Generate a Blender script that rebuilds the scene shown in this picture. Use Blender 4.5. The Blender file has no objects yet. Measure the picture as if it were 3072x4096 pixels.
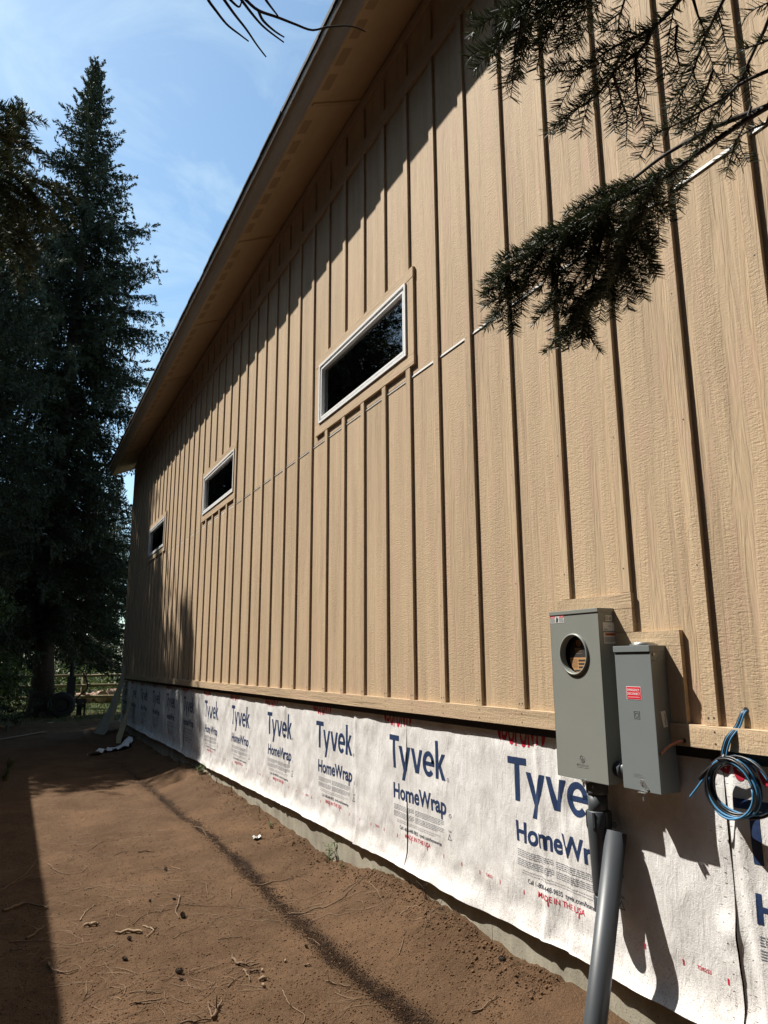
import bpy, bmesh, math, random
import numpy as np
from mathutils import Vector, Matrix

SC = bpy.context.scene
COL = SC.collection
RAD = math.radians

# ------------------------------------------------------------------ camera
CAM = np.array([-2.47, 0.0, 1.62])
yaw, pitch, roll = RAD(26.727), RAD(11.711), RAD(-0.337)
fw = np.array([math.sin(yaw)*math.cos(pitch), math.cos(yaw)*math.cos(pitch), math.sin(pitch)])
rt = np.array([math.cos(yaw), -math.sin(yaw), 0.0])
up = np.cross(rt, fw)
rt2 = math.cos(roll)*rt + math.sin(roll)*up
up2 = -math.sin(roll)*rt + math.cos(roll)*up
cd = bpy.data.cameras.new('camera')
cam = bpy.data.objects.new('camera', cd)
COL.objects.link(cam)
cd.sensor_fit = 'VERTICAL'
cd.sensor_height = 24.0
cd.lens = 2903.52/4096*24.0
cd.clip_start = 0.05
cd.clip_end = 1500
cam.matrix_world = Matrix(((rt2[0], up2[0], -fw[0], CAM[0]), (rt2[1], up2[1], -fw[1], CAM[1]),
                           (rt2[2], up2[2], -fw[2], CAM[2]), (0, 0, 0, 1)))
SC.camera = cam

# ------------------------------------------------------------------ sky, sun, exposure
SUN = Vector((-0.389, 0.471, 0.792)).normalized()
elev = math.asin(SUN.z)
azim = math.atan2(SUN.x, SUN.y)
W = bpy.data.worlds.new('World')
SC.world = W
W.use_nodes = True
nt = W.node_tree
bg = nt.nodes['Background']
sky = nt.nodes.new('ShaderNodeTexSky')
sky.sky_type = 'NISHITA'
sky.sun_disc = False
sky.sun_elevation = elev
sky.sun_rotation = azim % (2*math.pi)
sky.air_density = 1.0
sky.dust_density = 0.7
sky.ozone_density = 0.9
tc = nt.nodes.new('ShaderNodeTexCoord')
mp = nt.nodes.new('ShaderNodeMapping')
mp.inputs['Scale'].default_value = (1.6, 1.6, 4.0)
mp.inputs['Rotation'].default_value = (0.3, 0.5, 0.2)
cn = nt.nodes.new('ShaderNodeTexNoise')
cn.inputs['Scale'].default_value = 2.2
cn.inputs['Detail'].default_value = 8
cn.inputs['Roughness'].default_value = 0.62
cn.inputs['Distortion'].default_value = 0.9
cr = nt.nodes.new('ShaderNodeMapRange')
cr.inputs['From Min'].default_value = 0.46
cr.inputs['From Max'].default_value = 0.78
cr.inputs['To Max'].default_value = 0.6
mx = nt.nodes.new('ShaderNodeMixRGB')
mx.inputs['Color2'].default_value = (4.4, 4.9, 5.6, 1)
nt.links.new(tc.outputs['Generated'], mp.inputs['Vector'])
nt.links.new(mp.outputs[0], cn.inputs['Vector'])
nt.links.new(cn.outputs['Fac'], cr.inputs['Value'])
nt.links.new(cr.outputs[0], mx.inputs['Fac'])
nt.links.new(sky.outputs[0], mx.inputs['Color1'])
tint = nt.nodes.new('ShaderNodeMixRGB'); tint.blend_type = 'MULTIPLY'; tint.inputs['Fac'].default_value = 1
tint.inputs['Color2'].default_value = (0.84, 0.98, 0.95, 1)
nt.links.new(mx.outputs[0], tint.inputs['Color1'])
nt.links.new(tint.outputs[0], bg.inputs['Color'])
bg.inputs['Strength'].default_value = 0.105
sl = bpy.data.lights.new('sun', 'SUN')
sl.energy = 4.6
sl.angle = RAD(0.53)
sl.color = (1.0, 0.95, 0.87)
so = bpy.data.objects.new('sun', sl)
so.rotation_euler = SUN.to_track_quat('Z', 'Y').to_euler()
so.location = (-10, 12, 22)
COL.objects.link(so)
SC.view_settings.view_transform = 'Standard'
SC.view_settings.look = 'None'
SC.view_settings.exposure = 0.95
SC.view_settings.gamma = 1.0
SC.view_settings.use_curve_mapping = False
SC.cycles.max_bounces = 6
SC.cycles.transparent_max_bounces = 12

# ------------------------------------------------------------------ material helpers
def new_mat(name):
    m = bpy.data.materials.new(name)
    m.use_nodes = True
    t = m.node_tree
    return m, t, t.nodes['Principled BSDF']
def N(t, kind, **kw):
    n = t.nodes.new(kind)
    for k, v in kw.items():
        if k in n.inputs: n.inputs[k].default_value = v
        else: setattr(n, k, v)
    return n
def simple(name, col, rough=0.6, metal=0.0, spec=0.5, noise=0.0, nscale=20.0, bump=0.0, bscale=80.0, bdist=0.002, emit=None):
    m, t, p = new_mat(name)
    p.inputs['Base Color'].default_value = (*col, 1)
    p.inputs['Roughness'].default_value = rough
    p.inputs['Metallic'].default_value = metal
    p.inputs['Specular IOR Level'].default_value = spec
    g = N(t, 'ShaderNodeNewGeometry')
    if noise:
        n = N(t, 'ShaderNodeTexNoise', Scale=nscale, Detail=5.0, Roughness=0.6)
        t.links.new(g.outputs['Position'], n.inputs['Vector'])
        r = N(t, 'ShaderNodeMapRange')
        r.inputs['From Min'].default_value = 0.3; r.inputs['From Max'].default_value = 0.7
        r.inputs['To Min'].default_value = 1-noise; r.inputs['To Max'].default_value = 1+noise
        t.links.new(n.outputs['Fac'], r.inputs['Value'])
        v = N(t, 'ShaderNodeMixRGB', blend_type='MULTIPLY')
        v.inputs['Fac'].default_value = 1
        v.inputs['Color1'].default_value = (*col, 1)
        t.links.new(r.outputs[0], v.inputs['Color2'])
        t.links.new(v.outputs[0], p.inputs['Base Color'])
    if bump:
        n = N(t, 'ShaderNodeTexNoise', Scale=bscale, Detail=4.0, Roughness=0.6)
        t.links.new(g.outputs['Position'], n.inputs['Vector'])
        b = N(t, 'ShaderNodeBump')
        b.inputs['Strength'].default_value = bump; b.inputs['Distance'].default_value = bdist
        t.links.new(n.outputs['Fac'], b.inputs['Height'])
        t.links.new(b.outputs[0], p.inputs['Normal'])
    return m

def siding(name, axis, col=(0.465, 0.345, 0.222)):
    """embossed cedar texture; axis 'v' = grain runs up, 'h' = grain runs along the wall"""
    m, t, p = new_mat(name)
    L = t.links.new
    g = N(t, 'ShaderNodeNewGeometry')
    oi = N(t, 'ShaderNodeObjectInfo')
    off = N(t, 'ShaderNodeVectorMath', operation='SCALE'); off.inputs[0].default_value = (3.1, 7.7, 5.3)
    L(oi.outputs['Random'], off.inputs['Scale'])
    add = N(t, 'ShaderNodeVectorMath', operation='ADD')
    L(g.outputs['Position'], add.inputs[0]); L(off.outputs[0], add.inputs[1])
    sx = N(t, 'ShaderNodeSeparateXYZ'); L(add.outputs[0], sx.inputs[0])
    cb = N(t, 'ShaderNodeCombineXYZ')
    a, b = ('Y', 'Z') if axis == 'v' else ('Z', 'Y')
    L(sx.outputs[a], cb.inputs['X']); L(sx.outputs[b], cb.inputs['Y']); L(sx.outputs['X'], cb.inputs['Z'])
    def mapped(scale):
        q = N(t, 'ShaderNodeMapping'); q.inputs['Scale'].default_value = scale
        L(cb.outputs[0], q.inputs['Vector']); return q.outputs[0]
    def noise(scale, det=3.0, rough=0.55, dist=0.0):
        n = N(t, 'ShaderNodeTexNoise', Scale=1.0, Detail=det, Roughness=rough, Distortion=dist)
        L(mapped(scale), n.inputs['Vector']); return n.outputs['Fac']
    def math_(op, x, y=None, clamp=False):
        n = N(t, 'ShaderNodeMath', operation=op); n.use_clamp = clamp
        for i, v in enumerate((x, y)):
            if v is None: continue
            if isinstance(v, (int, float)): n.inputs[i].default_value = v
            else: L(v, n.inputs[i])
        return n.outputs[0]
    def rng(x, a0, a1, b0=0.0, b1=1.0):
        n = N(t, 'ShaderNodeMapRange'); n.interpolation_type = 'SMOOTHSTEP'
        L(x, n.inputs['Value'])
        for k, v in (('From Min', a0), ('From Max', a1), ('To Min', b0), ('To Max', b1)): n.inputs[k].default_value = v
        return n.outputs[0]
    fine = noise((120, 10, 1), 3.0, 0.55, 0.4)
    med = noise((42, 2.6, 1), 3.0, 0.5, 1.2)
    ripple = noise((30, 120, 1), 2.0, 0.5, 0.7)
    pit = noise((115, 90, 1), 2.0, 0.5, 0.3)
    # cathedral grain
    wv = N(t, 'ShaderNodeTexWave', wave_type='BANDS', bands_direction='X', wave_profile='SAW')
    wv.inputs['Scale'].default_value = 6.0; wv.inputs['Distortion'].default_value = 5.5
    wv.inputs['Detail'].default_value = 2.5; wv.inputs['Detail Scale'].default_value = 0.9
    L(mapped((3.4, 0.42, 1)), wv.inputs['Vector'])
    m1 = rng(noise((7.5, 0.55, 1), 2.0), 0.43, 0.54)
    m2 = rng(noise((6.3, 0.5, 3), 2.0, 0.5, 0.3), 0.54, 0.62)
    h1 = math_('MULTIPLY', ripple, m1)
    h1b = math_('MULTIPLY', pit, math_('MULTIPLY', m1, 0.8))
    h2 = math_('MULTIPLY', math_('MULTIPLY', wv.outputs['Fac'], m2), 0.75)
    inv = math_('SUBTRACT', 1.0, m1)
    h3 = math_('MULTIPLY', math_('ADD', math_('MULTIPLY', fine, 0.7), rng(med, 0.42, 0.58)), math_('ADD', math_('MULTIPLY', inv, 0.42), 0.2))
    h = math_('ADD', math_('ADD', math_('MULTIPLY', h1, 1.15), h1b), math_('ADD', h2, h3))
    bp = N(t, 'ShaderNodeBump'); bp.inputs['Strength'].default_value = 0.65; bp.inputs['Distance'].default_value = 0.0030
    L(h, bp.inputs['Height']); L(bp.outputs[0], p.inputs['Normal'])
    # colour: paint soak, slight streaks, per piece tone
    st = noise((9, 0.5, 1), 4.0, 0.6, 0.3)
    sp = noise((120, 14, 1), 3.0, 0.6)
    v = math_('ADD', rng(st, 0.3, 0.7, 0.90, 1.07), rng(sp, 0.25, 0.75, -0.07, 0.06))
    v = math_('ADD', v, rng(noise((1.1, 0.35, 5), 4.0, 0.6), 0.3, 0.7, -0.05, 0.05))
    v = math_('ADD', v, math_('MULTIPLY', math_('SUBTRACT', oi.outputs['Random'], 0.5), 0.05))
    mul = N(t, 'ShaderNodeMixRGB', blend_type='MULTIPLY'); mul.inputs['Fac'].default_value = 1
    mul.inputs['Color1'].default_value = (*col, 1)
    L(v, mul.inputs['Color2']); 
    # pinkish / greenish faint stains
    hue = N(t, 'ShaderNodeMixRGB'); hue.inputs['Color2'].default_value = (0.47, 0.305, 0.225, 1)
    L(rng(noise((11, 2.2, 2), 3.0), 0.5, 0.75, 0.0, 0.5), hue.inputs['Fac'])
    L(mul.outputs[0], hue.inputs['Color1'])
    L(hue.outputs[0], p.inputs['Base Color'])
    p.inputs['Roughness'].default_value = 0.75
    p.inputs['Specular IOR Level'].default_value = 0.15
    return m

M = {}
M['sid_v'] = siding('siding paint vertical grain', 'v')
M['sid_h'] = siding('siding paint horizontal grain', 'h')
M['soffit'] = simple('soffit paint', (0.46, 0.335, 0.21), 0.6, noise=0.05, nscale=6, bump=0.15, bscale=60)
M['white_metal'] = simple('white flashing', (0.75, 0.75, 0.73), 0.45)
M['black_metal'] = simple('black flashing', (0.012, 0.011, 0.011), 0.6, noise=0.3, nscale=9)
M['shingle'] = simple('asphalt shingle', (0.02, 0.021, 0.026), 0.9, noise=0.3, nscale=120, bump=0.5, bscale=250)
M['vinyl'] = simple('white vinyl', (0.8, 0.8, 0.79), 0.4, noise=0.03, nscale=30)
M['dark_room'] = simple('dark interior', (0.012, 0.012, 0.012), 0.9)
M['duct'] = simple('galvanised duct', (0.3, 0.3, 0.3), 0.35, metal=0.8)
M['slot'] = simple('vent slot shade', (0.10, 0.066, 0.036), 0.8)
M['nail'] = simple('nail head', (0.05, 0.035, 0.025), 0.7)
M['boxgrey'] = simple('grey enamel on steel', (0.215, 0.222, 0.20), 0.42, noise=0.025, nscale=5, bump=0.05, bscale=400, bdist=0.0005)
M['boxgrey2'] = simple('blue grey enamel on steel', (0.172, 0.19, 0.19), 0.36, noise=0.025, nscale=5, bump=0.05, bscale=400, bdist=0.0005)
M['pvc'] = simple('grey conduit plastic', (0.050, 0.056, 0.063), 0.45, noise=0.06, nscale=14, bump=0.04, bscale=160)
M['steel'] = simple('zinc steel', (0.42, 0.42, 0.4), 0.4, metal=0.85, noise=0.1, nscale=60)
M['label_white'] = simple('white label', (0.62, 0.62, 0.6), 0.5)
M['label_red'] = simple('red label', (0.62, 0.012, 0.03), 0.4)
M['label_orange'] = simple('orange label print', (0.5, 0.12, 0.03), 0.5)
M['ink_black'] = simple('black print', (0.03, 0.03, 0.03), 0.6)
M['ink_white'] = simple('white print', (0.8, 0.8, 0.8), 0.5)
M['card_black'] = simple('black printed card', (0.02, 0.017, 0.015), 0.7)
M['card_tan'] = simple('brown cardboard', (0.42, 0.22, 0.085), 0.8, noise=0.05, nscale=60)
M['navy'] = simple('navy print', (0.016, 0.036, 0.10), 0.5, noise=0.22, nscale=45, bump=0.25, bscale=60, bdist=0.003)
M['redprint'] = simple('red print', (0.52, 0.02, 0.05), 0.5, noise=0.15, nscale=40)
M['greyprint'] = simple('fine grey print', (0.22, 0.23, 0.26), 0.6)
M['darkprint'] = simple('fine dark print', (0.05, 0.055, 0.08), 0.6)
M['copper'] = simple('bare copper', (0.62, 0.24, 0.13), 0.38, metal=0.75)
M['cable_black'] = simple('black cable jacket', (0.012, 0.012, 0.014), 0.42)
M['cable_blue'] = simple('blue cable jacket', (0.06, 0.20, 0.36), 0.5, spec=0.3)
M['root'] = simple('dry root bark', (0.135, 0.082, 0.045), 0.85, noise=0.4, nscale=60, bump=0.6, bscale=200)
M['root_pale'] = simple('pale splintered wood', (0.23, 0.155, 0.09), 0.8, noise=0.25, nscale=60, bump=0.5, bscale=150)
M['litter'] = simple('dry litter', (0.12, 0.072, 0.038), 0.9, noise=0.6, nscale=8)
M['pebble'] = simple('soil crumb', (0.11, 0.062, 0.034), 0.95, spec=0.1, noise=0.4, nscale=35)
M['cone'] = simple('pine cone', (0.05, 0.034, 0.023), 0.85, noise=0.3, nscale=80)
M['bark'] = simple('spruce bark', (0.055, 0.042, 0.034), 0.95, noise=0.35, nscale=14, bump=0.9, bscale=22, bdist=0.03)
M['twigbark'] = simple('twig bark', (0.035, 0.026, 0.022), 0.8, noise=0.3, nscale=90)
M['rail'] = simple('weathered rail wood', (0.16, 0.12, 0.055), 0.85, noise=0.3, nscale=12, bump=0.4, bscale=40)
M['plywood'] = simple('raw siding offcut', (0.42, 0.34, 0.2), 0.75, noise=0.12, nscale=9, bump=0.3, bscale=40)
M['plank_back'] = simple('grey siding offcut', (0.36, 0.33, 0.27), 0.75, noise=0.12, nscale=9)
M['rubber'] = simple('black rubber', (0.014, 0.014, 0.014), 0.8, bump=0.3, bscale=40)
M['machine'] = simple('dark painted iron', (0.02, 0.02, 0.02), 0.6, noise=0.2, nscale=12)
M['logwood'] = simple('cut log', (0.42, 0.27, 0.19), 0.8, noise=0.3, nscale=7)
M['shade_shed'] = simple('shed boards', (0.12, 0.085, 0.06), 0.85, noise=0.2, nscale=6)
M['weed'] = simple('weed leaf', (0.08, 0.13, 0.03), 0.6, noise=0.3, nscale=25)
M['grass'] = simple('grass blade', (0.075, 0.095, 0.028), 0.6, noise=0.4, nscale=7)

def foliage(name, c1, c2, rough=0.55, trans=0.15):
    m, t, p = new_mat(name)
    g = N(t, 'ShaderNodeNewGeometry')
    n = N(t, 'ShaderNodeTexNoise', Scale=0.9, Detail=3.0)
    t.links.new(g.outputs['Position'], n.inputs['Vector'])
    a = N(t, 'ShaderNodeMath', operation='MULTIPLY_ADD')
    t.links.new(g.outputs['Random Per Island'], a.inputs[0]); a.inputs[1].default_value = 0.55
    s = N(t, 'ShaderNodeMath', operation='SUBTRACT'); t.links.new(n.outputs['Fac'], s.inputs[0]); s.inputs[1].default_value = 0.28
    t.links.new(s.outputs[0], a.inputs[2])
    mixc = N(t, 'ShaderNodeMixRGB'); mixc.inputs['Color1'].default_value = (*c1, 1); mixc.inputs['Color2'].default_value = (*c2, 1)
    t.links.new(a.outputs[0], mixc.inputs['Fac'])
    t.links.new(mixc.outputs[0], p.inputs['Base Color'])
    p.inputs['Roughness'].default_value = rough
    tr = N(t, 'ShaderNodeBsdfTranslucent'); t.links.new(mixc.outputs[0], tr.inputs['Color'])
    ms = N(t, 'ShaderNodeMixShader'); ms.inputs[0].default_value = trans
    t.links.new(p.outputs[0], ms.inputs[1]); t.links.new(tr.outputs[0], ms.inputs[2])
    t.links.new(ms.outputs[0], t.nodes['Material Output'].inputs['Surface'])
    return m
M['spruce'] = foliage('spruce needles', (0.020, 0.032, 0.014), (0.064, 0.078, 0.032), 0.7, 0.14)
M['fir'] = foliage('fir needles', (0.02, 0.034, 0.012), (0.045, 0.06, 0.02), 0.6, 0.10)
M['bush'] = foliage('bush leaves', (0.05, 0.085, 0.02), (0.13, 0.16, 0.045), 0.5, 0.3)

def concrete_mat():
    m, t, p = new_mat('cast concrete'); L = t.links.new
    g = N(t, 'ShaderNodeNewGeometry')
    n1 = N(t, 'ShaderNodeTexNoise', Scale=3.0, Detail=6.0, Roughness=0.65); L(g.outputs['Position'], n1.inputs['Vector'])
    q = N(t, 'ShaderNodeMapping'); q.inputs['Scale'].default_value = (1, 14, 1.4); L(g.outputs['Position'], q.inputs['Vector'])
    n2 = N(t, 'ShaderNodeTexNoise', Scale=1.0, Detail=3.0); L(q.outputs[0], n2.inputs['Vector'])
    n3 = N(t, 'ShaderNodeTexNoise', Scale=130.0, Detail=2.0); L(g.outputs['Position'], n3.inputs['Vector'])
    r1 = N(t, 'ShaderNodeValToRGB'); r1.color_ramp.elements[0].color = (0.20, 0.178, 0.13, 1); r1.color_ramp.elements[1].color = (0.38, 0.35, 0.275, 1)
    r1.color_ramp.elements[0].position = 0.3; r1.color_ramp.elements[1].position = 0.7
    L(n1.outputs['Fac'], r1.inputs['Fac'])
    mu = N(t, 'ShaderNodeMixRGB', blend_type='MULTIPLY'); mu.inputs['Fac'].default_value = 0.5
    L(r1.outputs[0], mu.inputs['Color1'])
    r2 = N(t, 'ShaderNodeMapRange'); L(n2.outputs['Fac'], r2.inputs['Value']); r2.inputs['From Min'].default_value = .35; r2.inputs['From Max'].default_value = .65; r2.inputs['To Min'].default_value = .75; r2.inputs['To Max'].default_value = 1.2
    L(r2.outputs[0], mu.inputs['Color2'])
    r3 = N(t, 'ShaderNodeMapRange'); L(n3.outputs['Fac'], r3.inputs['Value']); r3.inputs['From Min'].default_value = .64; r3.inputs['From Max'].default_value = .7
    m3 = N(t, 'ShaderNodeMixRGB'); L(r3.outputs[0], m3.inputs['Fac']); L(mu.outputs[0], m3.inputs['Color1']); m3.inputs['Color2'].default_value = (0.09, 0.08, 0.055, 1)
    L(m3.outputs[0], p.inputs['Base Color'])
    b = N(t, 'ShaderNodeBump'); b.inputs['Strength'].default_value = 0.5; b.inputs['Distance'].default_value = 0.003
    L(n3.outputs['Fac'], b.inputs['Height']); L(b.outputs[0], p.inputs['Normal'])
    p.inputs['Roughness'].default_value = 0.85
    return m
M['concrete'] = concrete_mat()

def wrap_mat():
    m, t, p = new_mat('white spunbonded wrap'); L = t.links.new
    g = N(t, 'ShaderNodeNewGeometry')
    n1 = N(t, 'ShaderNodeTexNoise', Scale=5.0, Detail=7.0, Roughness=0.7); L(g.outputs['Position'], n1.inputs['Vector'])
    q = N(t, 'ShaderNodeMapping'); q.inputs['Scale'].default_value = (1, 30, 9); q.inputs['Rotation'].default_value = (0.5, 0, 0); L(g.outputs['Position'], q.inputs['Vector'])
    n2 = N(t, 'ShaderNodeTexNoise', Scale=1.0, Detail=5.0, Roughness=0.65, Distortion=0.6); L(q.outputs[0], n2.inputs['Vector'])
    q2 = N(t, 'ShaderNodeMapping'); q2.inputs['Scale'].default_value = (1, 60, 110); L(g.outputs['Position'], q2.inputs['Vector'])
    n4 = N(t, 'ShaderNodeTexNoise', Scale=1.0, Detail=3.0, Distortion=2.0); L(q2.outputs[0], n4.inputs['Vector'])
    r = N(t, 'ShaderNodeValToRGB'); r.color_ramp.elements[0].position = 0.28; r.color_ramp.elements[1].position = 0.62
    r.color_ramp.elements[0].color = (0.53, 0.505, 0.48, 1); r.color_ramp.elements[1].color = (0.77, 0.755, 0.74, 1)
    L(n1.outputs['Fac'], r.inputs['Fac'])
    # soil splash near the lower edge
    sx = N(t, 'ShaderNodeSeparateXYZ'); L(g.outputs['Position'], sx.inputs[0])
    rz = N(t, 'ShaderNodeMapRange'); L(sx.outputs['Z'], rz.inputs['Value']); rz.inputs['From Min'].default_value = 0.75; rz.inputs['From Max'].default_value = 0.25
    n3 = N(t, 'ShaderNodeTexNoise', Scale=160.0, Detail=2.0); L(g.outputs['Position'], n3.inputs['Vector'])
    r3 = N(t, 'ShaderNodeMapRange'); L(n3.outputs['Fac'], r3.inputs['Value']); r3.inputs['From Min'].default_value = .56; r3.inputs['From Max'].default_value = .7
    mm = N(t, 'ShaderNodeMath', operation='MULTIPLY'); L(rz.outputs[0], mm.inputs[0]); L(r3.outputs[0], mm.inputs[1])
    mc = N(t, 'ShaderNodeMixRGB'); L(mm.outputs[0], mc.inputs['Fac']); L(r.outputs[0], mc.inputs['Color1']); mc.inputs['Color2'].default_value = (0.30, 0.22, 0.15, 1)
    L(mc.outputs[0], p.inputs['Base Color'])
    ad = N(t, 'ShaderNodeMath', operation='MULTIPLY_ADD'); L(n4.outputs['Fac'], ad.inputs[0]); ad.inputs[1].default_value = 0.25; L(n2.outputs['Fac'], ad.inputs[2])
    b = N(t, 'ShaderNodeBump'); b.inputs['Strength'].default_value = 0.55; b.inputs['Distance'].default_value = 0.011
    L(ad.outputs[0], b.inputs['Height']); L(b.outputs[0], p.inputs['Normal'])
    p.inputs['Roughness'].default_value = 0.5
    p.inputs['Specular IOR Level'].default_value = 0.4
    return m
M['wrap'] = wrap_mat()

def glass_mat():
    m, t, p = new_mat('window glass'); L = t.links.new
    t.nodes.remove(p)
    tr = N(t, 'ShaderNodeBsdfTransparent'); tr.inputs[0].default_value = (0.55, 0.58, 0.55, 1)
    gl = N(t, 'ShaderNodeBsdfGlossy'); gl.inputs['Roughness'].default_value = 0.0
    lw = N(t, 'ShaderNodeFresnel'); lw.inputs['IOR'].default_value = 2.0
    mxs = N(t, 'ShaderNodeMixShader'); L(lw.outputs[0], mxs.inputs[0]); L(tr.outputs[0], mxs.inputs[1]); L(gl.outputs[0], mxs.inputs[2])
    L(mxs.outputs[0], t.nodes['Material Output'].inputs['Surface'])
    return m
M['glass'] = glass_mat()

def soil_mat():
    m, t, p = new_mat('bare brown soil'); L = t.links.new
    g = N(t, 'ShaderNodeNewGeometry')
    def noise(s, d=4.0, r=0.6):
        n = N(t, 'ShaderNodeTexNoise', Scale=s, Detail=d, Roughness=r); L(g.outputs['Position'], n.inputs['Vector']); return n.outputs['Fac']
    def rng(x, a0, a1, b0=0.0, b1=1.0):
        n = N(t, 'ShaderNodeMapRange'); L(x, n.inputs['Value'])
        for k, v in (('From Min', a0), ('From Max', a1), ('To Min', b0), ('To Max', b1)): n.inputs[k].default_value = v
        return n.outputs[0]
    r = N(t, 'ShaderNodeValToRGB'); r.color_ramp.elements[0].position = 0.3; r.color_ramp.elements[1].position = 0.72
    r.color_ramp.elements[0].color = (0.078, 0.0435, 0.0225, 1); r.color_ramp.elements[1].color = (0.142, 0.083, 0.045, 1)
    L(noise(2.2, 8.0, 0.7), r.inputs['Fac'])
    big = N(t, 'ShaderNodeMixRGB', blend_type='MULTIPLY'); big.inputs['Fac'].default_value = 1; L(r.outputs[0], big.inputs['Color1']); L(rng(noise(0.9, 3.0, 0.55), 0.3, 0.7, 0.80, 1.18), big.inputs['Color2'])
    # pale specks
    sp = N(t, 'ShaderNodeMixRGB'); L(rng(noise(210, 1.0), 0.66, 0.72), sp.inputs['Fac']); L(big.outputs[0], sp.inputs['Color1']); sp.inputs['Color2'].default_value = (0.17, 0.115, 0.07, 1)
    dk = N(t, 'ShaderNodeMixRGB'); L(rng(noise(150, 2.0), 0.42, 0.30), dk.inputs['Fac']); L(sp.outputs[0], dk.inputs['Color1']); dk.inputs['Color2'].default_value = (0.035, 0.02, 0.012, 1)
    # damp washed drip line below the eave (vertex attribute)
    at = N(t, 'ShaderNodeAttribute'); at.attribute_name = 'damp'
    dm = N(t, 'ShaderNodeMixRGB'); L(at.outputs['Fac'], dm.inputs['Fac']); L(dk.outputs[0], dm.inputs['Color1']); dm.inputs['Color2'].default_value = (0.017, 0.0095, 0.006, 1)
    # far ground turns to forest floor / grass
    ag = N(t, 'ShaderNodeAttribute'); ag.attribute_name = 'green'
    gm = N(t, 'ShaderNodeMixRGB'); L(ag.outputs['Fac'], gm.inputs['Fac']); L(dm.outputs[0], gm.inputs['Color1']); gm.inputs['Color2'].default_value = (0.07, 0.085, 0.03, 1)
    L(gm.outputs[0], p.inputs['Base Color'])
    a1 = N(t, 'ShaderNodeMath', operation='MULTIPLY_ADD'); L(noise(190, 3.0), a1.inputs[0]); a1.inputs[1].default_value = 0.5; L(noise(55, 5.0, 0.65), a1.inputs[2])
    b = N(t, 'ShaderNodeBump'); b.inputs['Strength'].default_value = 0.9; b.inputs['Distance'].default_value = 0.02
    L(a1.outputs[0], b.inputs['Height']); L(b.outputs[0], p.inputs['Normal'])
    p.inputs['Roughness'].default_value = 0.95
    p.inputs['Specular IOR Level'].default_value = 0.15
    return m
M['soil'] = soil_mat()

# ------------------------------------------------------------------ object helpers
def put(o, label=None, cat=None, group=None, kind=None):
    if label: o['label'] = label
    if cat: o['category'] = cat
    if group: o['group'] = group
    if kind: o['kind'] = kind
    return o
def thing(name, label, cat, loc=(0, 0, 0), group=None):
    o = bpy.data.objects.new(name, None)
    o.location = loc
    o.empty_display_size = 0.1
    COL.objects.link(o)
    return put(o, label, cat, group)
def ancestor_loc(p):
    v = Vector((0, 0, 0))
    while p is not None:
        v += p.location; p = p.parent
    return v
def link(name, me, parent=None, loc=None):
    """me holds world coordinates unless loc is given (then me is local to loc, a world point)"""
    o = bpy.data.objects.new(name, me)
    COL.objects.link(o)
    base = ancestor_loc(parent)
    if parent is not None: o.parent = parent
    if loc is None:
        o.location = -base
    else:
        o.location = Vector(loc)-base
    return o
def arr_mesh(name, V, F, mats, midx=None, smooth=False):
    V = np.asarray(V, dtype=np.float32).reshape(-1, 3)
    F = np.asarray(F, dtype=np.int32)
    me = bpy.data.meshes.new(name)
    k = F.shape[1]
    me.vertices.add(len(V)); me.vertices.foreach_set('co', V.ravel())
    me.loops.add(F.size); me.loops.foreach_set('vertex_index', F.ravel())
    me.polygons.add(len(F))
    me.polygons.foreach_set('loop_start', np.arange(0, F.size, k, dtype=np.int32))
    me.polygons.foreach_set('loop_total', np.full(len(F), k, dtype=np.int32))
    if midx is not None: me.polygons.foreach_set('material_index', np.asarray(midx, dtype=np.int32))
    if smooth: me.polygons.foreach_set('use_smooth', np.ones(len(F), dtype=bool))
    for m in (mats if isinstance(mats, (list, tuple)) else [mats]): me.materials.append(m)
    me.update(calc_edges=True)
    return me
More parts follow.
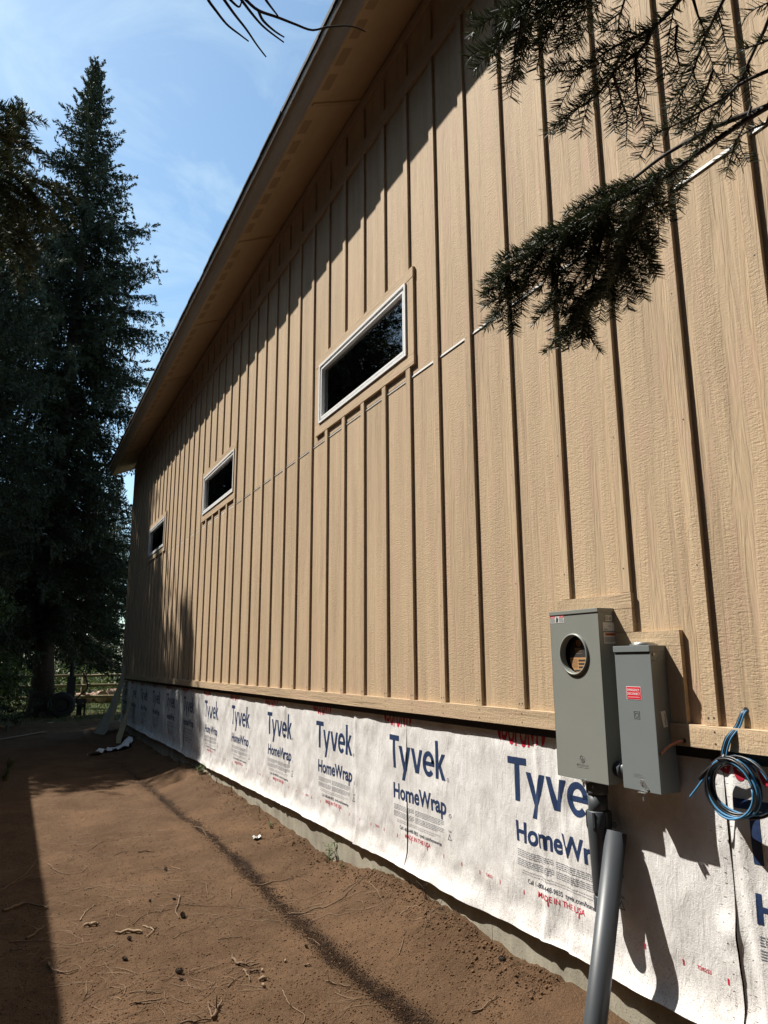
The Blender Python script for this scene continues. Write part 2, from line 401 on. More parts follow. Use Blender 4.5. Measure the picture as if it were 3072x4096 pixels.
class MB:
    def __init__(s): s.v = []; s.f = []; s.m = []; s.sm = []
    def add(s, vs, fs, mi=0, smooth=False):
        o = len(s.v); s.v += [tuple(v) for v in vs]
        for f in fs: s.f.append(tuple(o+i for i in f)); s.m.append(mi); s.sm.append(smooth)
    def box(s, x0, x1, y0, y1, z0, z1, mi=0):
        s.add([(x0,y0,z0),(x1,y0,z0),(x1,y1,z0),(x0,y1,z0),(x0,y0,z1),(x1,y0,z1),(x1,y1,z1),(x0,y1,z1)],
              [(0,3,2,1),(4,5,6,7),(0,1,5,4),(1,2,6,5),(2,3,7,6),(3,0,4,7)], mi)
    def tube(s, pts, rad, n=8, mi=0, cap=True, smooth=True):
        pts = [Vector(p) for p in pts]; k = len(pts)
        rad = list(rad) if isinstance(rad, (list, tuple)) else [rad]*k
        vs = []; fs = []
        ref = Vector((0.31, 0.17, 0.93)).normalized()
        prev = None
        for i, p in enumerate(pts):
            t = (pts[min(i+1, k-1)]-pts[max(i-1, 0)]).normalized()
            if prev is None:
                a = t.cross(ref)
                if a.length < 1e-3: a = t.cross(Vector((1, 0, 0)))
                a.normalize()
            else:
                a = (prev-t*prev.dot(t)).normalized()
            prev = a
            b = t.cross(a)
            for j in range(n):
                w = 2*math.pi*j/n
                vs.append(p+(a*math.cos(w)+b*math.sin(w))*rad[i])
        for i in range(k-1):
            for j in range(n):
                fs.append((i*n+j, i*n+(j+1) % n, (i+1)*n+(j+1) % n, (i+1)*n+j))
        s.add(vs, fs, mi, smooth)
        if cap:
            o = len(s.v)-len(vs)
            s.f.append(tuple(o+j for j in reversed(range(n)))); s.m.append(mi); s.sm.append(False)
            s.f.append(tuple(o+(k-1)*n+j for j in range(n))); s.m.append(mi); s.sm.append(False)
    def prism(s, poly, axis, a0, a1, mi=0):
        """poly of 2D points extruded along axis ('x': poly=(y,z))"""
        def mk(p, a): return {'x': (a, p[0], p[1]), 'y': (p[0], a, p[1]), 'z': (p[0], p[1], a)}[axis]
        n = len(poly)
        vs = [mk(p, a0) for p in poly]+[mk(p, a1) for p in poly]
        fs = [tuple(range(n)), tuple(reversed(range(n, 2*n)))]+[(i, n+i, n+(i+1) % n, (i+1) % n) for i in range(n)]
        s.add(vs, fs, mi)
    def build(s, name, mats, parent=None, loc=None, bevel=0.0):
        me = bpy.data.meshes.new(name)
        me.from_pydata(s.v, [], s.f)
        for m in (mats if isinstance(mats, (list, tuple)) else [mats]): me.materials.append(m)
        me.polygons.foreach_set('material_index', s.m)
        me.polygons.foreach_set('use_smooth', s.sm)
        bm = bmesh.new(); bm.from_mesh(me)
        bmesh.ops.recalc_face_normals(bm, faces=bm.faces)
        if bevel:
            es = [e for e in bm.edges if len(e.link_faces) == 2 and e.calc_face_angle(0) > 0.5]
            bmesh.ops.bevel(bm, geom=es, offset=bevel, segments=2, profile=0.6, affect='EDGES', clamp_overlap=True)
        bm.to_mesh(me); bm.free(); me.update()
        return link(name, me, parent, loc)
def boxpart(name, mat, b, parent, bevel=0.0, label=None):
    q = MB(); q.box(*b); o = q.build(name, mat, parent, bevel=bevel)
    if label: o['label'] = label
    return o

# numpy value noise
def vnoise(x, y, seed=0):
    xi = np.floor(x).astype(np.int64); yi = np.floor(y).astype(np.int64)
    fx = x-xi; fy = y-yi
    fx = fx*fx*(3-2*fx); fy = fy*fy*(3-2*fy)
    def h(a, b):
        n = (a*374761393+b*668265263+seed*1442695041) & 0xffffffff
        n = ((n ^ (n >> 13))*1274126177) & 0xffffffff
        n = (n ^ (n >> 16)) & 0xffffffff
        return n/4294967295.0*2-1
    return (h(xi, yi)*(1-fx)+h(xi+1, yi)*fx)*(1-fy)+(h(xi, yi+1)*(1-fx)+h(xi+1, yi+1)*fx)*fy
def fbm(x, y, o=4, seed=0, g=0.5):
    r = 0; a = 1
    for i in range(o):
        r = r+a*vnoise(x*2**i, y*2**i, seed+i*17); a *= g
    return r
BOUGH = {'A': [(-1.398, 0.635, 2.542), (-1.409, 0.705, 2.542), (-1.429, 0.796, 2.529), (-1.434, 0.85, 2.525), (-1.455, 0.913, 2.527), (-1.479, 0.98, 2.524), (-1.507, 1.059, 2.506), (-1.533, 1.128, 2.491), (-1.561, 1.193, 2.478), (-1.573, 1.239, 2.47)], 'B': [(-1.454, 0.595, 2.549), (-1.473, 0.655, 2.556), (-1.472, 0.694, 2.555), (-1.492, 0.757, 2.554), (-1.507, 0.806, 2.557), (-1.501, 0.827, 2.561), (-1.493, 0.861, 2.549)], 'C': [(-1.373, 0.678, 2.568), (-1.398, 0.761, 2.581), (-1.404, 0.819, 2.589), (-1.413, 0.883, 2.591), (-1.42, 0.951, 2.585), (-1.44, 1.031, 2.576), (-1.469, 1.117, 2.563), (-1.498, 1.198, 2.547)], 'D': [(-1.604, 0.647, 2.66), (-1.602, 0.682, 2.656), (-1.604, 0.716, 2.657), (-1.62, 0.756, 2.662), (-1.628, 0.786, 2.668), (-1.641, 0.83, 2.666), (-1.656, 0.86, 2.675), (-1.676, 0.887, 2.689)], 'E': [(-1.618, 0.701, 2.637), (-1.606, 0.734, 2.633), (-1.614, 0.78, 2.635), (-1.612, 0.831, 2.623), (-1.626, 0.887, 2.619), (-1.63, 0.938, 2.607)], 'F': [(-1.641, 0.77, 2.605), (-1.604, 0.791, 2.581), (-1.575, 0.806, 2.569), (-1.548, 0.84, 2.54)], 'G': [(-1.611, 0.744, 2.629), (-1.576, 0.779, 2.595), (-1.532, 0.806, 2.555)], 'H': [(-1.527, 0.629, 2.677), (-1.517, 0.672, 2.656), (-1.507, 0.699, 2.644), (-1.494, 0.729, 2.626), (-1.487, 0.766, 2.607), (-1.476, 0.801, 2.585)], 'I': [(-1.644, 0.76, 2.76), (-1.675, 0.808, 2.778), (-1.696, 0.849, 2.79), (-1.713, 0.899, 2.792), (-1.725, 0.946, 2.792), (-1.729, 0.985, 2.791)], 'I2': [(-1.708, 0.805, 2.774), (-1.731, 0.852, 2.79), (-1.751, 0.9, 2.801), (-1.77, 0.945, 2.813), (-1.793, 0.977, 2.835)], 'I3': [(-1.752, 0.866, 2.758), (-1.739, 0.89, 2.74), (-1.73, 0.918, 2.721), (-1.708, 0.961, 2.678)], 'I4': [(-1.664, 0.779, 2.762), (-1.686, 0.819, 2.756), (-1.694, 0.851, 2.745), (-1.69, 0.871, 2.734), (-1.7, 0.897, 2.727)], 'J': [(-1.497, 0.556, 2.617), (-1.514, 0.58, 2.62), (-1.523, 0.603, 2.615)], 'J2': [(-1.474, 0.576, 2.582), (-1.489, 0.603, 2.581), (-1.506, 0.626, 2.584), (-1.513, 0.659, 2.569)], 'K': [(-1.294, 0.733, 2.605), (-1.31, 0.782, 2.603), (-1.273, 0.792, 2.568)], 'K2': [(-1.317, 0.777, 2.597), (-1.306, 0.802, 2.582), (-1.29, 0.833, 2.554)], 'L': [(-1.422, 0.871, 2.55), (-1.416, 0.917, 2.524), (-1.404, 0.953, 2.5), (-1.394, 0.993, 2.469), (-1.393, 1.057, 2.419), (-1.407, 1.117, 2.385), (-1.42, 1.175, 2.349), (-1.413, 1.205, 2.323)], 'M': [(-1.442, 0.993, 2.54), (-1.429, 1.042, 2.479), (-1.415, 1.089, 2.41), (-1.417, 1.128, 2.369), (-1.391, 1.14, 2.324)], 'N': [(-1.481, 1.052, 2.517), (-1.477, 1.115, 2.467), (-1.454, 1.158, 2.414), (-1.458, 1.201, 2.393)], 'O': [(-1.524, 1.111, 2.492), (-1.524, 1.172, 2.444), (-1.543, 1.234, 2.409), (-1.551, 1.277, 2.386)], 'P': [(-1.426, 0.944, 2.5), (-1.414, 0.993, 2.456), (-1.396, 1.024, 2.421), (-1.391, 1.067, 2.385)], 'Q': [(-1.464, 1.019, 2.537), (-1.463, 1.064, 2.502), (-1.451, 1.103, 2.459)], 'R': [(-1.557, 1.156, 2.468), (-1.569, 1.196, 2.446), (-1.593, 1.239, 2.429)], 'S': [(-1.589, 0.641, 2.652), (-1.577, 0.646, 2.637), (-1.56, 0.65, 2.62), (-1.547, 0.659, 2.602)], 'T': [(-1.672, 0.701, 2.679), (-1.666, 0.712, 2.667), (-1.676, 0.736, 2.659), (-1.691, 0.759, 2.653)], 'U': [(-1.592, 0.673, 2.633), (-1.578, 0.692, 2.608), (-1.56, 0.701, 2.584), (-1.559, 0.721, 2.569)], 'V': [(-1.456, 0.851, 2.519), (-1.452, 0.873, 2.492), (-1.431, 0.876, 2.464), (-1.41, 0.869, 2.445)], 'W': [(-1.462, 0.612, 2.626), (-1.452, 0.645, 2.611), (-1.44, 0.676, 2.593), (-1.438, 0.711, 2.582), (-1.433, 0.752, 2.562), (-1.421, 0.783, 2.54)], 'X': [(-1.491, 0.69, 2.604), (-1.474, 0.722, 2.59), (-1.464, 0.761, 2.577), (-1.45, 0.788, 2.568)], 'Y': [(-1.391, 0.696, 2.575), (-1.384, 0.724, 2.545), (-1.386, 0.749, 2.528), (-1.387, 0.763, 2.517)]}
TWIG = [[(-2.323, 0.783, 2.449), (-2.319, 0.787, 2.445), (-2.309, 0.791, 2.439), (-2.292, 0.797, 2.43), (-2.274, 0.799, 2.424), (-2.262, 0.8, 2.42)], [(-2.309, 0.776, 2.453), (-2.301, 0.78, 2.448), (-2.285, 0.786, 2.438), (-2.268, 0.792, 2.429), (-2.251, 0.799, 2.418), (-2.237, 0.803, 2.409)], [(-2.286, 0.77, 2.454), (-2.28, 0.773, 2.45), (-2.257, 0.78, 2.437), (-2.242, 0.783, 2.431), (-2.219, 0.784, 2.423)], [(-2.284, 0.769, 2.455), (-2.275, 0.771, 2.451), (-2.258, 0.773, 2.445), (-2.234, 0.769, 2.442), (-2.211, 0.765, 2.438), (-2.189, 0.761, 2.435), (-2.172, 0.751, 2.438), (-2.152, 0.741, 2.44), (-2.137, 0.735, 2.439), (-2.124, 0.733, 2.436)], [(-2.258, 0.773, 2.445), (-2.25, 0.778, 2.438), (-2.234, 0.78, 2.431), (-2.22, 0.78, 2.427)], [(-2.256, 0.758, 2.458), (-2.251, 0.762, 2.453), (-2.233, 0.768, 2.443)], [(-2.299, 0.776, 2.452), (-2.293, 0.778, 2.449), (-2.282, 0.779, 2.445), (-2.28, 0.773, 2.45)]]
LEFTB = [[(-2.803, 2.515, 3.571), (-2.709, 2.529, 3.566), (-2.644, 2.54, 3.558), (-2.602, 2.555, 3.543), (-2.57, 2.57, 3.523)], [(-2.801, 2.544, 3.533), (-2.722, 2.563, 3.52), (-2.654, 2.566, 3.523), (-2.613, 2.573, 3.518), (-2.588, 2.587, 3.499)], [(-2.847, 2.807, 3.501), (-2.744, 2.829, 3.485), (-2.672, 2.843, 3.473), (-2.599, 2.852, 3.467), (-2.525, 2.855, 3.465), (-2.449, 2.853, 3.469)], [(-2.776, 2.852, 3.445), (-2.669, 2.874, 3.426), (-2.614, 2.878, 3.424), (-2.556, 2.893, 3.405), (-2.509, 2.906, 3.385)], [(-2.74, 2.866, 3.43), (-2.645, 2.892, 3.4), (-2.62, 2.914, 3.366), (-2.585, 2.946, 3.313)], [(-2.778, 2.421, 3.365), (-2.689, 2.423, 3.376), (-2.64, 2.422, 3.382), (-2.621, 2.431, 3.371)], [(-2.746, 2.451, 3.328), (-2.671, 2.452, 3.336), (-2.64, 2.452, 3.34), (-2.62, 2.459, 3.331)], [(-2.742, 2.663, 3.183), (-2.642, 2.683, 3.163), (-2.591, 2.692, 3.153), (-2.546, 2.7, 3.141)], [(-2.739, 2.689, 3.138), (-2.639, 2.71, 3.117), (-2.598, 2.715, 3.11), (-2.549, 2.722, 3.102)]]
ROOT7 = [([(-1.218, 4.423), (-1.224, 4.298), (-1.177, 4.236), (-1.115, 4.241)], 0.012), ([(-1.216, 4.195), (-1.218, 4.126), (-1.22, 4.058)], 0.009), ([(-1.342, 4.044), (-1.284, 4.114), (-1.235, 4.146)], 0.005), ([(-1.798, 4.217), (-1.709, 4.171), (-1.653, 4.12)], 0.005), ([(-1.818, 4.074), (-1.749, 4.068), (-1.661, 4.053)], 0.006), ([(-2.147, 4.817), (-2.12, 4.679), (-2.066, 4.626), (-2.007, 4.644)], 0.008), ([(-1.582, 5.186), (-1.544, 5.11), (-1.545, 5.045), (-1.604, 4.946)], 0.007), ([(-1.263, 5.648), (-1.31, 5.47), (-1.345, 5.373), (-1.352, 5.231)], 0.008), ([(-1.637, 5.259), (-1.544, 5.404), (-1.444, 5.425), (-1.278, 5.434)], 0.003), ([(-1.275, 5.451), (-1.09, 5.323), (-0.919, 5.195)], 0.003), ([(-1.46, 4.861), (-1.354, 4.962), (-1.261, 5.011)], 0.003), ([(-1.225, 4.714), (-1.15, 4.714), (-1.082, 4.7)], 0.005), ([(-1.854, 6.176), (-1.788, 6.21), (-1.726, 6.224)], 0.005), ([(-1.926, 5.532), (-1.89, 5.66), (-1.813, 5.814)], 0.005), ([(-1.345, 7.06), (-1.271, 7.085), (-1.206, 7.05)], 0.007), ([(-1.552, 7.045), (-1.487, 7.135), (-1.408, 7.157)], 0.004), ([(-2.378, 5.916), (-2.297, 5.989), (-2.235, 6.028), (-2.106, 5.842)], 0.013), ([(-2.337, 5.29), (-2.256, 5.269), (-2.167, 5.223), (-2.071, 5.145)], 0.005), ([(-2.247, 5.304), (-2.2, 5.373), (-2.144, 5.491)], 0.01), ([(-1.491, 3.745), (-1.451, 3.826), (-1.408, 3.901)], 0.011), ([(-1.491, 3.745), (-1.483, 3.842), (-1.469, 3.933)], 0.006), ([(-1.641, 3.769), (-1.589, 3.769), (-1.491, 3.745)], 0.009), ([(-1.429, 4.068), (-1.396, 4.116), (-1.372, 4.16)], 0.004), ([(-0.889, 5.667), (-0.923, 5.553), (-0.95, 5.441)], 0.005), ([(-1.151, 10.989), (-1.01, 11.005), (-0.881, 10.997)], 0.009), ([(-1.032, 5.834), (-1.06, 5.713), (-1.079, 5.593)], 0.005), ([(-1.763, 5.128), (-1.678, 5.109), (-1.608, 5.047)], 0.012), ([(-1.919, 5.366), (-1.875, 5.367), (-1.831, 5.36)], 0.014), ([(-1.724, 7.359), (-1.545, 7.606), (-1.359, 7.69)], 0.004), ([(-2.058, 7.047), (-2.01, 6.747), (-1.922, 6.597)], 0.005), ([(-2.404, 6.422), (-2.339, 6.571), (-2.235, 6.762), (-2.139, 7.266)], 0.006), ([(-2.383, 6.501), (-2.271, 6.632), (-2.117, 6.751)], 0.005), ([(-2.336, 5.145), (-2.285, 5.118), (-2.242, 5.076)], 0.005), ([(-0.675, 7.86), (-0.636, 7.738), (-0.585, 7.571)], 0.005), ([(-0.628, 7.734), (-0.649, 7.502), (-0.667, 7.357)], 0.004)]
ROOT8 = [([(-0.745, 5.68), (-0.554, 5.675), (-0.421, 5.678), (-0.285, 5.682)], 0.006), ([(-0.656, 5.016), (-0.605, 4.932), (-0.501, 4.897), (-0.471, 4.825), (-0.371, 4.809), (-0.229, 4.909), (-0.023, 5.049)], 0.006), ([(-0.164, 4.835), (-0.198, 4.663), (-0.252, 4.413)], 0.004), ([(-0.247, 4.235), (-0.181, 4.262), (-0.116, 4.276)], 0.004), ([(-0.893, 3.82), (-0.839, 3.774), (-0.799, 3.72)], 0.006), ([(-1.114, 3.862), (-1.133, 3.697), (-1.114, 3.544), (-1.163, 3.454)], 0.005), ([(-0.454, 3.147), (-0.383, 3.137), (-0.291, 3.163)], 0.006), ([(-1.194, 4.156), (-1.137, 4.163)], 0.009), ([(-0.907, 4.095), (-0.877, 4.074)], 0.008), ([(0.048, 4.57), (0.117, 4.526), (0.192, 4.513)], 0.005), ([(-0.732, 4.504), (-0.707, 4.46), (-0.706, 4.369)], 0.004), ([(-0.316, 4.935), (-0.207, 4.957), (-0.075, 5.077), (0.091, 5.145), (0.155, 4.956)], 0.004), ([(-0.447, 3.865), (-0.394, 3.927), (-0.358, 3.975)], 0.004)]
CONES = [(-1.697, 4.97), (-1.525, 4.356), (-1.528, 4.275), (-1.323, 5.241), (-1.53, 5.103), (-1.227, 6.385), (-1.318, 5.573), (-1.469, 5.641), (-1.758, 4.679), (-0.086, 3.415), (-0.802, 4.347)]
# ------------------------------------------------------------------ ground
BASE_Y = [-4, 2.0, 3.3, 4.3, 4.95, 5.5, 5.9, 7.0, 7.35, 8.2, 9.2, 10.0, 10.9, 12.0, 13.2, 14.5, 16.0, 19.3, 24]
BASE_Z = [.09, .09, .118, .15, .17, .10, .035, .03, .06, .09, .13, .13, .185, .12, .05, .06, .09, .06, 0.0]
def ground_z(x, y):
    x = np.asarray(x, float); y = np.asarray(y, float)
    wz = np.interp(y, BASE_Y, BASE_Z)+0.016*fbm(y*2.3, y*0, 3, 5)
    t = np.clip((x+0.62+0.12*vnoise(y*1.1, y*0, 9))/0.62, 0, 1)
    z = wz*t*t*(3-2*t)*1.0
    cx = -0.665+0.03*vnoise(y*0.7, y*0, 21)
    z = z-0.016*np.exp(-((x-cx)/0.085)**2)+0.006*np.exp(-((x-cx+0.17)/0.07)**2)
    z = z+0.018*fbm(x*0.9, y*0.9, 3, 1)+0.008*fbm(x*4, y*4, 3, 2)+0.0042*fbm(x*20, y*20, 3, 3)
    near = np.clip((x+0.5)/0.4, 0, 1)
    z = z+near*0.020*np.abs(fbm(x*8, y*8, 4, 4))
    z = z+0.04*np.clip((y-14)/5, 0, 1)*fbm(x*0.7, y*0.7, 2, 6)*np.clip((-x-1.0)/1.0, 0, 1)
    return z
def g1(x, y): return float(ground_z(np.array([x]), np.array([y]))[0])
def axis(parts):
    out = [parts[0][0]]
    for a, b, s in parts:
        v = a
        while v < b-1e-6:
            v = min(v+(s(v) if callable(s) else s), b); out.append(v)
    return np.array(out)
gx = axis([(-500, -60, 60), (-60, -12, 6), (-12, -3.6, 0.6), (-3.6, -2.7, 0.06), (-2.7, 0.06, 0.0125), (0.06, 0.6, 0.18), (0.6, 20, 2.2), (20, 60, 10), (60, 500, 60)])
gy = axis([(-60, -4, 8), (-4, 2, 0.5), (2, 3.0, 0.1), (3.0, 15, lambda v: max(0.0125, v*v/1500)), (15, 30, 0.3), (30, 60, 3), (60, 700, 60)])
GX, GY = np.meshgrid(gx, gy)
GZ = ground_z(GX, GY)
nx_, ny_ = len(gx), len(gy)
ii = np.arange(nx_*ny_).reshape(ny_, nx_)
F = np.stack([ii[:-1, :-1], ii[:-1, 1:], ii[1:, 1:], ii[1:, :-1]], -1).reshape(-1, 4)
me = arr_mesh('ground', np.stack([GX, GY, GZ], -1), F, M['soil'], smooth=True)
cx = -0.665+0.035*vnoise(GY*0.7, GY*0, 21)+0.03*vnoise(GY*3, GY*0, 22)+0.02*fbm(GY*9, GX*9, 2, 26)
wd = 0.044+0.024*vnoise(GY*1.3, GY*0, 23)
damp = np.exp(-(np.abs(GX-cx)/wd)**3)*np.clip(0.72+0.35*fbm(GX*30, GY*30, 2, 24)+0.15*vnoise(GY*2.2, GY*0, 25), 0, 1)*np.clip((14-GY)/4, 0, 1)
a = me.attributes.new('damp', 'FLOAT', 'POINT'); a.data.foreach_set('value', damp.ravel().astype(np.float32))
green = np.clip((GY-23)/5+0.4*fbm(GX*1.2, GY*1.2, 2, 31), 0, 1)
a = me.attributes.new('green', 'FLOAT', 'POINT'); a.data.foreach_set('value', green.ravel().astype(np.float32))
put(link('ground', me), 'bare raked brown soil strip beside the new wall', None, None, 'structure')

# ------------------------------------------------------------------ the building
BY0, BY1 = -3.2, 19.32          # ends of the long wall
bld = thing('garage_building', 'tan board and batten building with white house wrap along its foot', 'building', (0, 8, 0))
SP = 0.4023
def bat_y(k): return 2.016+SP*k
k0, k1 = -12, 42
FLZ = 3.690
# foundation wall: two pours
def found(y0, y1):
    q = MB(); q.box(0.028, 0.23, y0, y1, -0.6, 0.42); q.build('foundation_wall', M['concrete'], bld)
found(BY0, 3.660); found(3.664, 9.9); found(9.904, BY1-0.01)
q = MB(); q.box(0.03, 0.2, 3.659, 3.665, -0.3, 0.41); q.build('joint_filler', M['black_metal'], bld)
# sheathing behind the wrap and the siding (holds windows)
WIN = [(4.463, 6.240), (9.342, 11.122), (14.44, 16.27)]
WZ0, WZ1 = 3.868, 4.468
sh = MB()
ys = [BY0]+[v for w in WIN for v in w]+[BY1-0.02]
sh.box(0.03, 0.12, BY0, BY1-0.02, 0.42, WZ0)
sh.box(0.03, 0.12, BY0, BY1-0.02, WZ1, 6.75)
for i in range(0, len(ys), 2): sh.box(0.03, 0.12, ys[i], ys[i+1], WZ0, WZ1)
sh.build('sheathing', M['dark_room'], bld)
# other walls + floor so that the inside is dark
q = MB()
q.box(9.5, 9.7, BY0, BY1, -0.4, 6.7)
for y0, y1 in ((BY0-0.2, BY0-0.005), (BY1-0.19, BY1-0.02)):
    pass
q.build('rear_wall', M['sid_v'], bld)
q = MB(); q.prism([(0.125, -0.3), (9.49, -0.3), (9.49, 6.75), (4.85, 8.9), (0.125, 6.75)], 'y', BY0, BY0+0.15); q.build('gable_wall', M['sid_v'], bld)
q = MB(); q.prism([(0.125, -0.3), (9.49, -0.3), (9.49, 6.75), (4.85, 8.9), (0.125, 6.75)], 'y', BY1-0.17, BY1-0.02); q.build('gable_wall', M['sid_v'], bld)
# siding panels, four feet wide, cut round the windows
def pieces(y0, y1, z0, z1):
    """rectangles of [y0,y1]x[z0,z1] minus the window holes"""
    out = []
    cuts = [w for w in WIN if w[0] < y1 and w[1] > y0]
    if z0 >= WZ1 or z1 <= WZ0 or not cuts: return [(y0, y1, z0, z1)]
    w = cuts[0]
    out.append((y0, y1, z0, WZ0)); out.append((y0, y1, WZ1, z1))
    if w[0] > y0: out.append((y0, w[0], WZ0, WZ1))
    if w[1] < y1: out.append((w[1], y1, WZ0, WZ1))
    return out
edges = [BY0]+[bat_y(k)+0.03 for k in range(k0+1, k1+1, 3)]+[BY1-0.004]
for i in range(len(edges)-1):
    y0, y1 = edges[i]+0.001, edges[i+1]-0.001
    for z0, z1 in ((1.34, FLZ-0.006), (FLZ+0.010, 6.20), (6.203, 6.74)):
        q = MB()
        for r in pieces(y0, y1, z0, z1): q.box(0.0, 0.012, *r)
        q.build('siding_panel', M['sid_v'], bld)
# z flashing: a white lip between lower and upper panels
for i in range(k0, k1):
    ya, yb = bat_y(i)+0.064, bat_y(i+1)
    q = MB()
    g_ = 0.0095 if ya < 4.2 else 0.005
    q.box(-0.0015 if ya < 4.2 else 0.002, 0.0118, ya, yb, FLZ-0.0055, FLZ+g_)
    if ya < 9: q.box(-0.006, -0.002, ya, yb, FLZ-0.008, FLZ-0.002-0.002*(ya > 4.2))
    q.build('flashing_strip', M['white_metal'], bld)
# trims ------------------------------------------------------------
def boards_along(name, mat, x0, x1, ya, yb, z0, z1, joints, bev=0.0015):
    yy = [ya]+[j for j in joints if ya < j < yb]+[yb]
    for a, b in zip(yy[:-1], yy[1:]):
        boxpart(name, mat, (x0, x1, a+0.0008, b-0.0008, z0, z1), bld, bevel=bev)
TZ0, TZ1 = 1.284, 1.371
boards_along('base_trim_board', M['sid_h'], -0.030, 0.011, BY0, BY1-0.09, TZ0, TZ1, [2.66, 6.9, 10.6, 14.2, 17.9])
boards_along('frieze_board', M['sid_h'], -0.024, -0.0005, BY0, BY1-0.09, 6.131, 6.259, [1.3, 4.9, 8.55, 12.2, 15.9])
boards_along('top_trim_board', M['sid_h'], -0.016, -0.0005, BY0, BY1-0.09, 6.64, 6.745, [3.1, 6.7, 10.4, 14.0, 17.6])
boxpart('corner_board', M['sid_v'], (-0.024, 0.03, BY1-0.088, BY1+0.02, 1.284, 6.72), bld, bevel=0.0015)
# black starter flashing below the trim
for a, b in ((BY0, 3.32), (3.322, 6.4), (6.403, 9.4), (9.404, 12.5), (12.503, 15.6), (15.603, BY1)):
    boxpart('starter_flashing', M['black_metal'], (-0.006, 0.034, a, b, 1.243, TZ0-0.002), bld)
# battens ----------------------------------------------------------
WTR = [(4.361, 6.345), (9.262, 11.212), (14.335, 16.36)]     # outer edges of the window trims
TRZ0, TRZ1 = 3.768, 4.556
bmesh_cache = {}
def batten(y, z0, z1):
    key = round(z1-z0, 3)
    if key not in bmesh_cache:
        q = MB(); q.box(-0.019, -0.0005, 0, 0.0635, 0, z1-z0)
        o = q.build('batten', M['sid_v'], bld, loc=(0, y, z0), bevel=0.0015)
        bmesh_cache[key] = o.data
    else:
        o = link('batten', bmesh_cache[key], bld, (0, y, z0))
nails = MB()
for k in range(k0, k1+1):
    y = bat_y(k)
    z0 = TZ1+0.001
    if k in (1, 2): z0 = 1.923
    if k == 43: continue
    w = [w for w in WTR if y+0.05 > w[0] and y < w[1]-0.02]
    if w:
        batten(y, z0, TRZ0-0.001); batten(y, TRZ1+0.001, 6.130)
    else:
        batten(y, z0, 6.130)
    batten(y, 6.260, 6.60)
    for (dy, dz, xx) in ((0.018, 0.03, -0.0192), (0.044, 0.028, -0.0192)):
        if z0 < 1.5: nails.add([(xx-0.0006, y+dy+0.0045*math.cos(t), z0+dz+0.0045*math.sin(t)) for t in (0, 1.05, 2.1, 3.14, 4.19, 5.24)], [(5, 4, 3, 2, 1, 0)])
    for dz in (0.022, 0.066):
        nails.add([(-0.0308, y+0.012+0.0045*math.cos(t), TZ0+dz+0.0045*math.sin(t)) for t in (0, 1.05, 2.1, 3.14, 4.19, 5.24)], [(5, 4, 3, 2, 1, 0)])
    for z in (2.0, 2.62, 3.2, 4.9, 5.5):
        if not w: nails.add([(-0.0198, y+0.03+0.0042*math.cos(t), z+0.05*math.sin(k*7)+0.0042*math.sin(t)) for t in (0, 1.57, 3.14, 4.71)], [(3, 2, 1, 0)])
o = nails.build('nail_heads', M['nail'], bld); o['kind'] = 'stuff'
# windows ----------------------------------------------------------
def ring(q, x0, x1, y0, y1, z0, z1, w, mi=0):
    """rectangular mitred frame"""
    a = [(y0, z0), (y1, z0), (y1, z1), (y0, z1)]; b = [(y0+w, z0+w), (y1-w, z0+w), (y1-w, z1-w), (y0+w, z1-w)]
    for i in range(4):
        j = (i+1) % 4
        q.prism([a[i], a[j], b[j], b[i]], 'x', x0, x1, mi)
for wi, ((y0, y1), (ta, tb)) in enumerate(zip(WIN, WTR)):
    q = MB()
    ring(q, -0.034, 0.02, y0+0.002, y1-0.002, WZ0+0.002, WZ1-0.002, 0.022)
    ring(q, -0.016, 0.03, y0+0.0241, y1-0.0241, WZ0+0.0241, WZ1-0.0241, 0.02)
    ring(q, -0.026, 0.035, y0+0.0442, y1-0.0442, WZ0+0.0442, WZ1-0.0442, 0.016)
    fr = q.build('window', M['vinyl'], bld, bevel=0.0015)
    q = MB(); q.box(0.008, 0.013, y0+0.058, y1-0.058, WZ0+0.058, WZ1-0.058); pn = q.build('pane', M['glass'], None)
    pn.parent = fr; pn.matrix_parent_inverse = Matrix(); pn.location = (0, 0, 0)
    def tb_(b, mat):
        q = MB(); q.box(*b); o = q.build('window_trim', mat, None, bevel=0.0015); o.parent = fr; o.location = (0, 0, 0)
    tb_((-0.022, -0.0005, ta, tb, WZ1+0.001, TRZ1), M['sid_h'])
    tb_((-0.022, -0.0005, ta, tb, TRZ0, WZ0-0.001), M['sid_h'])
    tb_((-0.020, -0.0005, ta+0.002, y0-0.001, WZ0, WZ1), M['sid_v'])
    tb_((-0.020, -0.0005, y1+0.001, tb-0.002, WZ0, WZ1), M['sid_v'])
# duct seen through the first window
q = MB()
q.tube([(0.75, 5.72, 3.0), (0.75, 5.72, 4.15), (0.80, 5.70, 4.3), (0.95, 5.62, 4.42), (1.4, 5.4, 4.5)], 0.085, 14)
q.tube([(0.75, 5.72, 4.05), (0.75, 5.72, 4.08)], 0.1, 14)
q.build('vent_duct', M['duct'], bld)
# trim blocks behind the electrical boxes
boxpart('backing_board', M['sid_h'], (-0.022, -0.0005, 2.413, 2.915, 1.852, 1.921), bld, bevel=0.001)
boxpart('backing_board', M['sid_v'], (-0.0225, -0.0005, 2.413, 2.528, 1.747, 1.850), bld, bevel=0.001)
boxpart('backing_board', M['sid_h'], (-0.0215, -0.0005, 2.163, 2.528, 1.681, 1.745), bld, bevel=0.001)
boxpart('backing_board', M['sid_v'], (-0.021, -0.0005, 2.163, 2.245, 1.3725, 1.680), bld, bevel=0.001)
